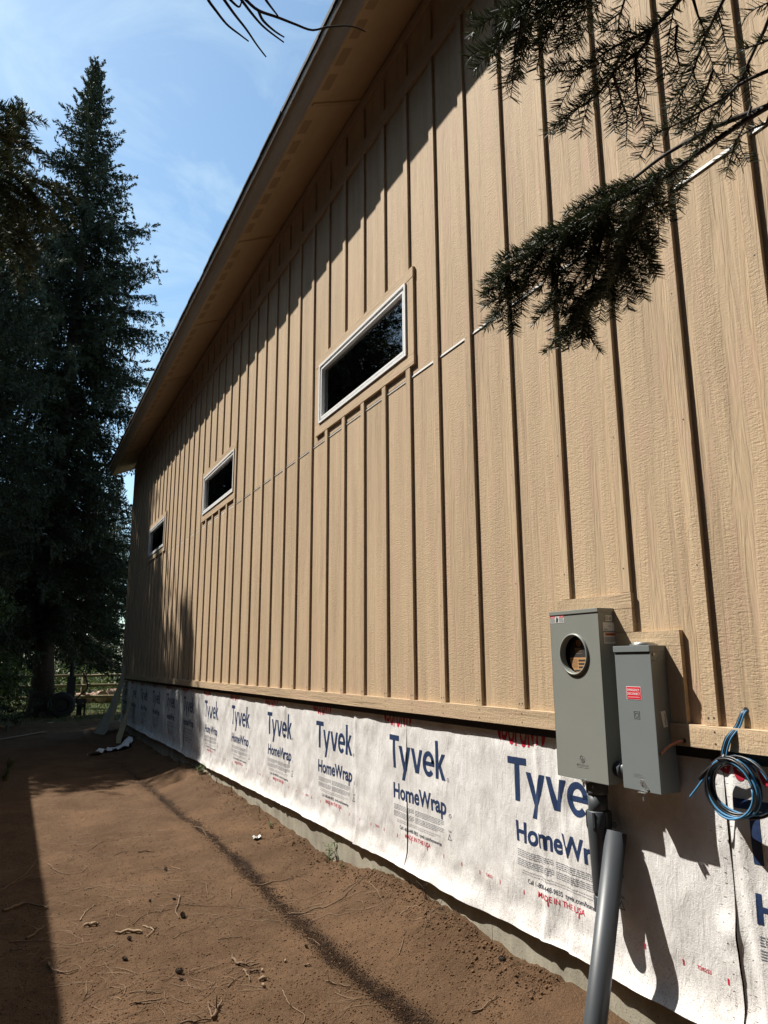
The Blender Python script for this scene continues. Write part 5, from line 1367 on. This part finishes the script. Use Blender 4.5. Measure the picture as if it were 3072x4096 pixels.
# ------------------------------------------------------------------ unseen board building added on the left so its eave shades the strip
shade_shed = thing('shade_shed', 'unseen dark board building added left of the dirt strip to shade it', 'shade_shed', (-5.5, 8.5, 0))
q = MB()
yy = 4.3
while yy < 14.9:
    q2 = 0.21
    q.box(-4.36+0.004*math.sin(yy*9), -4.33, yy, min(yy+q2-0.006, 14.9), -0.1, 3.45); yy += q2
o = q.build('wall_boards', M['shade_shed'], shade_shed); o['kind'] = 'stuff'
q = MB(); q.box(-6.9, -4.37, 4.3, 14.9, -0.1, 3.45); q.build('wall', M['shade_shed'], shade_shed)
q = MB(); q.prism([(-3.93, 3.70), (-5.6, 4.55), (-7.3, 3.70), (-7.3, 3.62), (-5.6, 4.45), (-3.93, 3.62)], 'y', 3.9, 15.4); q.build('roof', M['shingle'], shade_shed)

# ------------------------------------------------------------------ log fence
fn = thing('rail_fence', 'round log fence with three rails in front of sunlit shrubs at the far end', 'fence', (0, 30, 0))
posts = [-9.2, -6.1, -3.05, 0.0, 3.0, 6.0, 9.0]
for i, x in enumerate(posts):
    q = MB(); q.tube([(x, 30.0, -0.3), (x+0.01, 30.0, 0.6), (x+0.015, 30.0, 1.33)], [0.105, 0.098, 0.088], 12); q.build('post', M['rail'], fn)
rf = random.Random(9)
for z in (0.44, 0.84, 1.21):
    for a, b in zip(posts[:-1], posts[1:]):
        q = MB(); q.tube([(a-0.08, 29.88, z+rf.uniform(-.02, .02)), ((a+b)/2, 29.89, z+rf.uniform(-.02, .02)), (b+0.08, 29.88, z+rf.uniform(-.02, .02))], [0.052, 0.057, 0.048], 9); q.build('rail', M['rail'], fn)
# logs lying in the sun beyond the fence
lg = [(0.26, 34.0, .22, .6), (0.62, 34.2, .20, .5), (0.98, 34.0, .26, .7), (1.3, 34.3, .2, .8), (1.52, 33.9, .30, .5)]
for i, (x, y, r, l) in enumerate(lg):
    q = MB(); a = 0.5+i*0.7
    q.tube([(x-l*math.cos(a)*.5, y-l*math.sin(a)*.5, r), (x+l*math.cos(a)*.5, y+l*math.sin(a)*.5, r*1.05)], [r, r*.93], 14)
    put(q.build('cut_log', M['logwood'], None, bevel=0.02), ['leftmost pale cut log beyond the fence, nearest its post', 'second pale cut log from the fence post', 'middle and widest pale cut log beyond the fence', 'pale cut log second from the building', 'largest upright standing cut log, nearest the building corner'][i], 'log', 'cut logs beyond the fence')
# ------------------------------------------------------------------ dark wheeled machine beside the big trunk
mc = thing('log_splitter', 'dark wheeled machine with an upright ram parked beside the tall spruce trunk', 'machine', (-0.95, 26.0, 0))
wx, wy = -0.98, 25.2
wh = MB()
prof = [(-.11, .20), (-.12, .30), (-.10, .37), (-.05, .395), (.05, .395), (.10, .37), (.12, .30), (.11, .20)]
nn = 32; vs = []; fs = []
for (o_, r) in prof:
    for i in range(nn): a = 2*math.pi*i/nn; vs.append((wx+r*math.cos(a), wy+o_, 0.39+r*math.sin(a)))
for j in range(len(prof)-1):
    for i in range(nn): fs.append((j*nn+i, j*nn+(i+1) % nn, (j+1)*nn+(i+1) % nn, (j+1)*nn+i))
wh.add(vs, fs, 0, True); whl = wh.build('tyre', M['rubber'], mc)
q = MB(); q.tube([(wx, wy-0.07, 0.39), (wx, wy-0.06, 0.39), (wx, wy+0.06, 0.39)], [0.17, 0.205, 0.205], 24); q.tube([(wx, wy-0.12, 0.39), (wx, wy, 0.39)], 0.05, 12); q.build('rim', M['machine'], mc)
q = MB(); q.box(wx-0.35, wx+0.72, wy+0.14, wy+0.30, 0.42, 0.56); q.box(wx+0.45, wx+0.60, wy+0.10, wy+0.30, 0.05, 0.50); q.build('chassis', M['machine'], mc, bevel=0.01)
q = MB(); q.box(wx+0.12, wx+0.36, wy+0.05, wy+0.28, 0.55, 1.25); q.tube([(wx+0.24, wy+0.16, 1.2), (wx+0.24, wy+0.16, 1.66)], 0.075, 14); q.box(wx+0.10, wx+0.28, wy+0.10, wy+0.22, 1.50, 1.56); q.build('ram', M['machine'], mc, bevel=0.012)
q = MB(); q.box(wx+0.66, wx+0.70, wy-0.02, wy+0.30, 0.02, 0.42); q.box(wx+0.56, wx+0.66, wy+0.02, wy+0.2, 0.30, 0.40); q.build('end_plate', M['machine'], mc, bevel=0.01)
q = MB(); q.tube(resample([(wx+.28, wy+.1, 1.52), (wx+.50, wy+.05, 1.42), (wx+.68, wy+.05, 1.10), (wx+.70, wy+.05, .86), (wx+.52, wy+.08, .68), (wx+.40, wy+.14, .55)], 26), 0.022, 8); q.build('hose', M['rubber'], mc)

# ------------------------------------------------------------------ offcuts leaning on the corner
def sheetpoly(name, pts, nrm, t, mat, label, cat):
    P = [Vector(p) for p in pts]; nv = Vector(nrm).normalized()*t; n = len(P)
    q = MB(); q.add([tuple(p) for p in P]+[tuple(p+nv) for p in P], [tuple(range(n)), tuple(reversed(range(n, 2*n)))]+[(i, n+i, n+(i+1) % n, (i+1) % n) for i in range(n)])
    o = q.build(name, mat, None); put(o, label, cat); return o
sheetpoly('siding_offcut', [(-0.03, 18.86, 1.70), (-0.10, 18.80, 1.30), (-0.31, 18.9, 0.62), (-0.58, 19.15, 0.02), (-0.44, 18.55, -0.01), (-0.38, 18.3, 0.12), (-0.22, 18.45, 0.72), (-0.045, 18.72, 1.45)], (0.3, 0.9, 0.2), 0.012, M['plank_back'], 'tall wedge shaped siding offcut leaning at the far corner of the building', 'board')
sheetpoly('siding_offcut', [(-0.025, 18.70, 1.66), (-0.10, 18.60, 1.30), (-0.27, 18.46, 0.65), (-0.36, 18.36, 0.28), (-0.30, 18.2, 0.30), (-0.19, 18.26, 0.70), (-0.05, 18.42, 1.36)], (0.3, 0.9, 0.2), 0.010, M['plywood'], 'narrow tan strip in front of the tall leaning offcut', 'board')
sheetpoly('siding_offcut', [(-0.02, 17.45, 1.02), (-0.17, 17.1, 0.60), (-0.37, 16.75, 0.14), (-0.40, 16.5, -0.02), (-0.36, 16.28, -0.03), (-0.27, 16.5, 0.24), (-0.21, 16.62, 0.36), (-0.21, 16.68, 0.44), (-0.04, 17.2, 0.93)], (0.6, 0.7, 0.3), 0.011, M['plywood'], 'shorter tan siding offcut leaning against the house wrap near the corner', 'board')
def strip(p, q_, w, h, label, mat='root_pale'):
    a, b = Vector((p[0], p[1], g1(*p)+h)), Vector((q_[0], q_[1], g1(*q_)+h)); d = (b-a).normalized(); s = d.cross(Vector((0, 0, 1)))*w*.5
    m_ = MB(); U = Vector((0, 0, 0.012)); m_.add([a-s, a+s, b+s, b-s, a-s+U, a+s+U, b+s+U, b-s+U], [(0, 1, 2, 3), (7, 6, 5, 4), (0, 4, 5, 1), (1, 5, 6, 2), (2, 6, 7, 3), (3, 7, 4, 0)])
    put(m_.build('wood_strip', M[mat], None), label, 'board')
strip((-2.75, 18.25), (-1.60, 20.15), 0.10, 0.03, 'wide pale lath lying on the shaded soil at the left edge')
strip((-1.75, 19.75), (-0.66, 19.55), 0.035, 0.03, 'thin pale lath lying end to end with the wide lath')
strip((-0.75, 20.85), (0.14, 20.9), 0.06, 0.03, 'pale strip lying behind the tall leaning offcut')
strip((-1.46, 22.45), (-1.31, 23.3), 0.13, 0.02, 'small flat block lying in front of the tall spruce trunk')
strip((-0.35, 23.3), (0.0, 23.4), 0.05, 0.02, 'short pale strip lying farthest back near the fence grass')
# crumpled scrap of house wrap
out = [(-1.143, 14.434), (-1.042, 14.82), (-0.888, 14.965), (-0.623, 15.64), (-0.498, 15.569), (-0.237, 16.146), (-0.09, 16.44), (-0.179, 15.742), (-0.348, 15.061), (-0.549, 15.012), (-0.631, 15.139), (-0.924, 14.603), (-1.061, 14.606)]
bm = bmesh.new()
f = bm.faces.new([bm.verts.new((x, y, 0)) for x, y in out]); bmesh.ops.triangulate(bm, faces=bm.faces)
for i in range(40):
    bmesh.ops.bisect_plane(bm, geom=bm.verts[:]+bm.edges[:]+bm.faces[:], plane_co=(-1.2+i*0.03, 0, 0), plane_no=(1, 0.12, 0), dist=1e-6)
for i in range(56):
    bmesh.ops.bisect_plane(bm, geom=bm.verts[:]+bm.edges[:]+bm.faces[:], plane_co=(0, 14.4+i*0.04, 0), plane_no=(0.1, 1, 0), dist=1e-6)
for v in bm.verts:
    x, y = np.array([v.co.x]), np.array([v.co.y])
    v.co.z = g1(v.co.x, v.co.y)+0.02+0.07*abs(float(fbm(x*4.5, y*3.5, 3, 70)[0]))+0.02*float(fbm(x*14, y*14, 2, 71)[0])
bmesh.ops.triangulate(bm, faces=bm.faces)
for fa in bm.faces:
    c = fa.calc_center_median(); fa.smooth = True
    k = (c.x+0.55)*1.0-(c.y-15.2)*0.62
    fa.material_index = 1 if (abs(k-0.04) < 0.035 and -0.85 < c.x < -0.3 and math.sin(c.y*23) > -0.5) or (abs(k+0.055) < 0.02 and -0.8 < c.x < -0.35 and math.sin(c.y*31) > 0) else 0
me = bpy.data.meshes.new('wrap_scrap'); bm.to_mesh(me); bm.free(); me.materials.append(M['wrap']); me.materials.append(M['navy'])
put(link('wrap_scrap', me), 'crumpled white scrap of house wrap lying on the shaded soil', 'scrap')

# ------------------------------------------------------------------ roots, sticks, cones
rl = ['thick forked root bit lying bottom centre on the sunlit soil', 'short curved root end just below the thick bent root', 'thin straight twig left of the short curved root end', 'long thin straight twig near the bottom edge', 'slightly bent twig below the long straight twig at the bottom',
      'curved root with a fork crossing the edge of the left shadow', 'hook shaped pale root beside a dark cone', 'upright curved root ending at the dark tuft', 'long thin root arching left from the dark tuft', 'thin root running right from the dark tuft',
      'thin slanting twig right of the hook shaped root', 'short dark stick lying alone right of the slanting twig', 'straight pale splinter lying left of the flat wood piece', 'knotted crooked twig below the pale splinter', 'dark stick lying near the middle of the sunlit soil',
      'thin crooked twig left of the dark stick', 'thickest knobbly root lying in the left shadow', 'thin rod lying half in the left shadow', 'short thick stick lying in the left shadow', 'right arm of the forked root at the bottom edge',
      'left arm of the forked root at the bottom edge', 'long root leading to the fork at the bottom edge', 'thin twig just above the forked root', 'small crossed twig between the dark tuft and the drip line', 'dark stick at the edge of the far tree shadow',
      'short crooked twig right of the tuft of fibres', 'smooth flat pale piece of wood on the sunlit soil', 'chunky splintered bark piece left of the flat pale wood', 'very long thin root crossing the middle of the soil', 'thin root just right of the left shadow edge',
      'thin root fanning out in the left shadow', 'second thin root fanning out in the left shadow', 'short twig deep in the left shadow', 'small stick lying across the damp drip line', 'twig end crossing the small stick on the drip line']
rl2 = ['straight thin stick lying across the damp drip line', 'long wavy root running from the drip line to the wall', 'thin root branching down from the long wavy root', 'small pale twig right of the damp line', 'slightly bent stick left of the damp line near the bottom',
       'long bent twig at the bottom left of the damp line', 'crooked twig near the bottom right', 'broken stick stub left of the damp line', 'tiny stub right of the broken stick', 'short stick lying by the foot of the concrete',
       'thin crooked twig on the damp line', 'thin root arching up to the foot of the concrete', 'tiny twig standing off the soil right of the damp line']
rw = random.Random(31)
for lst, labs in ((ROOT7, rl), (ROOT8, rl2)):
    for (P, w), lab in zip(lst, labs):
        w = w*0.72
        n = max(8, len(P)*5)
        pts2 = resample([(x, y, 0) for x, y in P], n); q = MB(); pts = []
        for i, p in enumerate(pts2):
            x = p.x+rw.uniform(-.3, .3)*w; y = p.y+rw.uniform(-.5, .5)*w
            pts.append((x, y, g1(x, y)+w*0.75+abs(math.sin(i*0.55+w*900))*w*1.1))
        flat = 'flat pale' in lab
        rr2 = [max(w*(1.0-0.55*i/n)*rw.uniform(.85, 1.2), 0.0012) for i in range(n)]
        if flat: rr2 = [w*1.1*math.sin(math.pi*(0.06+0.88*i/(n-1)))**0.4 for i in range(n)]
        q.tube(pts, rr2, 7)
        if w > 0.002 and not flat and rw.random() < .7:
            k = rw.randrange(2, n-2); b = Vector(pts[k]); t_ = Vector((rw.uniform(-1, 1), rw.uniform(-1, 1), 0.3)).normalized()
            q.tube([b, b+t_*w*5+Vector((0, 0, w)), b+t_*w*9], [w*.5, w*.4, w*.2], 5)
        pale = flat or 'pale' in lab
        put(q.build('root' if 'root' in lab else 'stick', M['root_pale' if pale else 'root'], None), lab, 'root' if 'root' in lab else 'stick')
cl = ['dark open cone lying just below the flat pale wood', 'largest cone, lying whole near the bottom of the sunlit soil', 'small cone touching the largest cone', 'dark spiky cone tuft at the foot of the upright curved root', 'small cone beside the hook shaped root', 'small dark cone farthest up the sunlit soil',
      'small cone above the upright curved root', 'small cone left of the upright curved root', 'broken flat cone left of the largest cone', 'black cone lying alone between drip line and concrete', 'small cone on the left edge of the damp drip line']
cs = [.017, .024, .012, .024, .014, .018, .012, .013, .017, .022, .012]
rcn = random.Random(6)
for (x, y), lab, s in zip(CONES, cl, cs):
    q = MB(); a0 = rcn.uniform(0, 6.28); ax = Vector((math.cos(a0), math.sin(a0), 0.25)).normalized(); c0 = Vector((x, y, g1(x, y)+s*0.62))
    S1 = ax.cross(Vector((0, 0, 1))).normalized(); S2 = ax.cross(S1)
    q.tube([c0-ax*s*1.1, c0-ax*s*.7, c0, c0+ax*s*.8, c0+ax*s*1.15], [s*.16, s*.36, s*.42, s*.26, s*.06], 9)
    for i in range(54):
        t = -1+2*i/53; r = s*0.5*math.sqrt(max(1-t*t*0.85, 0)); a = i*2.4; o_ = S1*math.cos(a)+S2*math.sin(a); tt = S1*-math.sin(a)+S2*math.cos(a)
        b = c0+ax*t*s+o_*r*.8; tip = b+o_*s*.32+ax*s*.16
        q.add([b-tt*s*.13, b+tt*s*.13, tip+tt*s*.07, tip-tt*s*.07, b+ax*s*.12], [(0, 1, 2, 3), (0, 3, 4), (1, 4, 2), (2, 4, 3)])
    put(q.build('pine_cone', M['cone'], None), lab, 'pine cone')
for (x, y), lab, s in zip([(-1.163, 4.028), (-1.185, 3.95), (-0.972, 4.221), (-1.125, 4.156)], ['broken root stump with a pale hollow end near the bottom', 'small knob of wood just below the hollow root stump', 'small curled bark chip left of the drip line', 'pale stub of wood above the hollow root stump'], [.02, .016, .014, .015]):
    q = MB(); a = s*300; q.tube([(x-s*math.cos(a), y-s*math.sin(a), g1(x, y)+s*.3), (x, y, g1(x, y)+s*.75), (x+s*math.cos(a), y+s*math.sin(a), g1(x, y)+s*.5)], [s*.35, s*.5, s*.42], 8)
    put(q.build('wood_chip', M['root_pale'], None), lab, 'wood chip')
q = MB(); rg_ = random.Random(2)
x0, y0 = -0.354, 6.864; vv = []
for i in range(5):
    for j in range(4): vv.append((x0+i*.018+rg_.uniform(-.006, .006), y0+j*.03, g1(x0, y0)+.012+rg_.uniform(0, .022)))
q.add(vv, [(i*4+j, i*4+j+1, (i+1)*4+j+1, (i+1)*4+j) for i in range(4) for j in range(3)]); put(q.build('paper_scrap', M['label_white'], None), 'small crumpled white paper scrap on the soil near the wall', 'scrap')

# ------------------------------------------------------------------ weeds and grass
def leafblade(q, b, tip, w, mi=0):
    b = Vector(b); tip = Vector(tip); d = tip-b; s = d.cross(Vector((0.3, 0.2, 1))).normalized()*w; m_ = b+d*.5+Vector((0, 0, d.length*.12))
    q.add([b, m_+s, tip, m_-s], [(0, 1, 2, 3)], mi)
def weed(x, y, n, h, lab, cat, name, seed, blade):
    r = random.Random(seed); z = g1(x, y); q = MB(); q2 = MB()
    for i in range(n):
        a = r.uniform(0, 6.28); hh_ = h*r.uniform(.4, 1); rad = h*r.uniform(.1, .6)
        top_ = Vector((x+math.cos(a)*rad, y+math.sin(a)*rad, z+hh_))
        b = Vector((x+r.uniform(-.3, .3)*h*.6, y+r.uniform(-.3, .3)*h*.6, z-0.01))
        if blade: leafblade(q, b, top_, h*.022)
        else:
            q2.tube([b, (b+top_)/2+Vector((0, 0, hh_*.15)), top_], [.0016, .0013, .0008], 5)
            for k in range(5):
                p = b+(top_-b)*(0.35+k*.16); a2 = r.uniform(0, 6.28); l = h*r.uniform(.14, .26)
                leafblade(q, p, p+Vector((math.cos(a2)*l, math.sin(a2)*l, l*r.uniform(-.2, .5))), l*.3)
    if blade: return put(q.build(name, M['grass'], None), lab, cat)
    t = thing(name, lab, cat, (x, y, z)); q2.build('stems', M['weed'], t); q.build('leaves', M['weed'], t)
weed(-0.045, 5.86, 10, .15, 'green leafy weed growing at the foot of the concrete', 'weed', 'weed', 1, False)
weed(-0.06, 5.55, 5, .06, 'tiny weed right beside the leafy green weed', 'weed', 'weed', 2, False)
weed(-0.05, 10.35, 16, .14, 'dry weed clump by the concrete at the edge of the tree shadow', 'weed', 'weed', 3, False)
weed(-0.12, 7.1, 8, .08, 'low green weed on the soil bank near the wall', 'weed', 'weed', 4, False)
weed(-2.42, 12.2, 60, .22, 'grass clump at the left picture edge in the shade', 'grass clump', 'grass_clump', 5, True)
weed(-2.36, 13.3, 50, .20, 'smaller grass clump behind the left edge clump', 'grass clump', 'grass_clump', 6, True)
weed(-2.5, 10.9, 40, .16, 'sparse grass clump nearest on the left edge', 'grass clump', 'grass_clump', 7, True)
for i, (x, y, h) in enumerate([(-0.02, 8.9, .16), (-0.03, 11.9, .18), (-0.02, 9.6, .12), (-0.015, 4.30, .12), (-0.03, 7.75, .13)]):
    q = MB(); r = random.Random(i+50); z = g1(x, y)
    for k in range(3): q.tube(resample([(x, y+r.uniform(-.03, .03), z-.01), (x-r.uniform(0, .03), y+r.uniform(-.04, .04), z+h*.6), (x-r.uniform(0, .06), y+r.uniform(-.08, .08), z+h*r.uniform(.7, 1))], 8), [.0022, .002, .002, .0018, .0015, .0012, .001, .0008], 5)
    put(q.build('dry_stalk', M['twigbark'], None), ['dry stalks before the darkest stretch of concrete', 'dry stalks in the tree shadow by the wall', 'bent dry stalks by the concrete just in the sun', 'dry twigs against the near concrete above the bank', 'thin dry stalk leaning on the concrete'][i], 'dry stalk')

# ------------------------------------------------------------------ soil crumbs and litter (uncountable)
rng = np.random.default_rng(77)
def scatter_crumbs(n, xs, ys, smin, smax, name, mat):
    s = rng.uniform(0, 1, n)**3*(smax-smin)+smin
    z = ground_z(xs, ys)
    base = np.array([[1, 0, 0], [-.5, .87, 0], [-.5, -.87, 0], [.1, .1, .9], [0, 0, -.5]])
    ro = rng.uniform(0, 6.28, n); c, sn = np.cos(ro), np.sin(ro)
    jit = 1+rng.uniform(-.3, .3, (n, 5, 3))
    b = base[None]*jit*s[:, None, None]
    X = b[..., 0]*c[:, None]-b[..., 1]*sn[:, None]+xs[:, None]; Y = b[..., 0]*sn[:, None]+b[..., 1]*c[:, None]+ys[:, None]; Z = b[..., 2]+z[:, None]+s[:, None]*.2
    V = np.stack([X, Y, Z], -1).reshape(-1, 3)
    f = np.array([[0, 1, 3], [1, 2, 3], [2, 0, 3], [1, 0, 4], [2, 1, 4], [0, 2, 4]])
    F = (f[None]+5*np.arange(n)[:, None, None]).reshape(-1, 3)
    o = link(name, arr_mesh(name, V, F, mat)); return o
n = 26000
u = rng.random(n); ys = 3.0/(1-u*(1-3.0/13.5)); xs = rng.uniform(-2.7, 0.0, n)
put(scatter_crumbs(n, xs, ys, .0015, .0075, 'soil_crumbs', M['pebble']), 'crumbs and small lumps of brown soil', None, None, 'stuff')
n = 2000
ys = 3.0/(1-rng.random(n)*(1-3.0/13.0)); xs = -np.abs(rng.normal(0, .13, n))-0.005
put(scatter_crumbs(n, xs, ys, .003, .013, 'soil_clods', M['pebble']), 'loose clods of soil banked against the concrete', None, None, 'stuff')
n = 16000
u = rng.random(n); ys = 3.0/(1-u*(1-3.0/12.0)); xs = -0.665+0.035*vnoise(ys*0.7, ys*0, 21)+rng.normal(0, .04, n)
M['gravel'] = simple('washed fine gravel', (0.030, 0.017, 0.010), 0.95, spec=0.08, noise=0.7, nscale=60)
put(scatter_crumbs(n, xs, ys, .002, .006, 'drip_line_gravel', M['gravel']), 'fine washed gravel in the damp drip line', None, None, 'stuff')
n = 4600
u = rng.random(n); ys = 3.0/(1-u*(1-3.0/17)); xs = rng.uniform(-2.75, 0.0, n)
keep = fbm(xs*1.4, ys*1.4, 3, 90) > -0.05; xs, ys = xs[keep], ys[keep]; n = len(xs)
a = rng.normal(0, 0.9, n); L = rng.uniform(0, 1, n)**3.2*0.24+0.008; cur = rng.normal(0, .8, n); w = rng.uniform(.0005, .0013, n)+L*0.006
P = []
px_, py_ = xs.copy(), ys.copy(); aa = a.copy(); rows = []
for i in range(5):
    z = ground_z(px_, py_)+0.002+0.004*rng.random(n)
    nxv, nyv = -np.sin(aa), np.cos(aa)
    ww = w*(1-abs(i-1.5)/3.5)
    rows.append(np.stack([np.stack([px_-nxv*ww, py_-nyv*ww, z], -1), np.stack([px_+nxv*ww, py_+nyv*ww, z], -1), np.stack([px_, py_, z+ww*1.6], -1)], 1))
    px_ = px_+np.cos(aa)*L/4; py_ = py_+np.sin(aa)*L/4; aa = aa+cur*0.3+rng.normal(0, .25, n)
V = np.stack(rows, 1).reshape(-1, 3)
f = []
for i in range(4):
    for (p, q_) in ((0, 2), (2, 1)): f.append([i*3+p, i*3+q_, (i+1)*3+q_, (i+1)*3+p])
F = (np.array(f)[None]+15*np.arange(n)[:, None, None]).reshape(-1, 4)
put(link('plant_litter', arr_mesh('plant_litter', V, F, M['litter'])), 'scattered dry root fibres and needles on the soil', None, None, 'stuff')
# grass and shrubs beyond the fence, ivy and undergrowth in the shade
def leafcloud(name, blobs, n, size, mat, seed):
    r = np.random.default_rng(seed); b = np.array(blobs); wgt = (b[:, 3]*b[:, 4]*b[:, 5]); idx = r.choice(len(b), n, p=wgt/wgt.sum())
    d = r.normal(size=(n, 3)); d /= np.linalg.norm(d, axis=1)[:, None]; rad = r.random(n)**0.45
    p = b[idx, :3]+d*b[idx, 3:6]*rad[:, None]; p[:, 2] = np.maximum(p[:, 2], 0.02)
    u = r.normal(size=(n, 3)); u /= np.linalg.norm(u, axis=1)[:, None]; v = np.cross(u, r.normal(size=(n, 3))); v /= np.linalg.norm(v, axis=1)[:, None]
    s = size*r.uniform(.6, 1.3, n)[:, None]
    V = np.stack([p-u*s, p+v*s*.5, p+u*s, p-v*s*.5], 1).reshape(-1, 3)
    return arr_mesh(name, V, np.arange(4*n).reshape(-1, 4), mat)
rb2 = random.Random(8)
bl_ = [(-14+i*0.9+rb2.uniform(-.5, .5), rb2.uniform(31.5, 37), rb2.uniform(.3, 1.0), rb2.uniform(.6, 1.3), rb2.uniform(.6, 1.3), rb2.uniform(.5, 1.6)) for i in range(30)]
put(link('undergrowth', leafcloud('undergrowth', bl_, 60000, 0.055, M['bush'], 5)), 'sunlit green undergrowth beyond the log fence', None, None, 'stuff')
bs = thing('shrub', 'leafy shrub in deep shade left of the big spruce trunk', 'shrub', (-3.4, 21.0, 0))
q = MB()
for i in range(9):
    a = i*0.7; q.tube(resample([(-3.4, 21.0, 0), (-3.4+.4*math.cos(a), 21+.4*math.sin(a), 1.3), (-3.4+.9*math.cos(a), 21+.9*math.sin(a), 2.6+.2*(i % 3))], 8), .014, 5)
q.build('stems', M['bark'], bs)
me = leafcloud('leaves', [(-3.4+.8*math.cos(i), 21+.8*math.sin(i), 1.2+0.35*i, .7, .7, .6) for i in range(6)], 9000, .05, M['bush'], 6)
link('leaves', me, bs)
n = 9000
r = np.random.default_rng(14); xs = r.uniform(-7, 4.5, n); ys = r.uniform(23.5, 33, n); z = ground_z(xs, ys); hgt = r.uniform(.05, .2, n)
an = r.uniform(0, 6.28, n); lx, ly = np.cos(an)*hgt*.5, np.sin(an)*hgt*.5
V = np.stack([np.stack([xs-.006, ys, z], -1), np.stack([xs+.006, ys, z], -1), np.stack([xs+lx, ys+ly, z+hgt], -1)], 1).reshape(-1, 3)
put(link('grass', arr_mesh('grass', V, np.arange(3*n).reshape(-1, 3), M['grass'])), 'rough grass around the log fence', None, None, 'stuff')
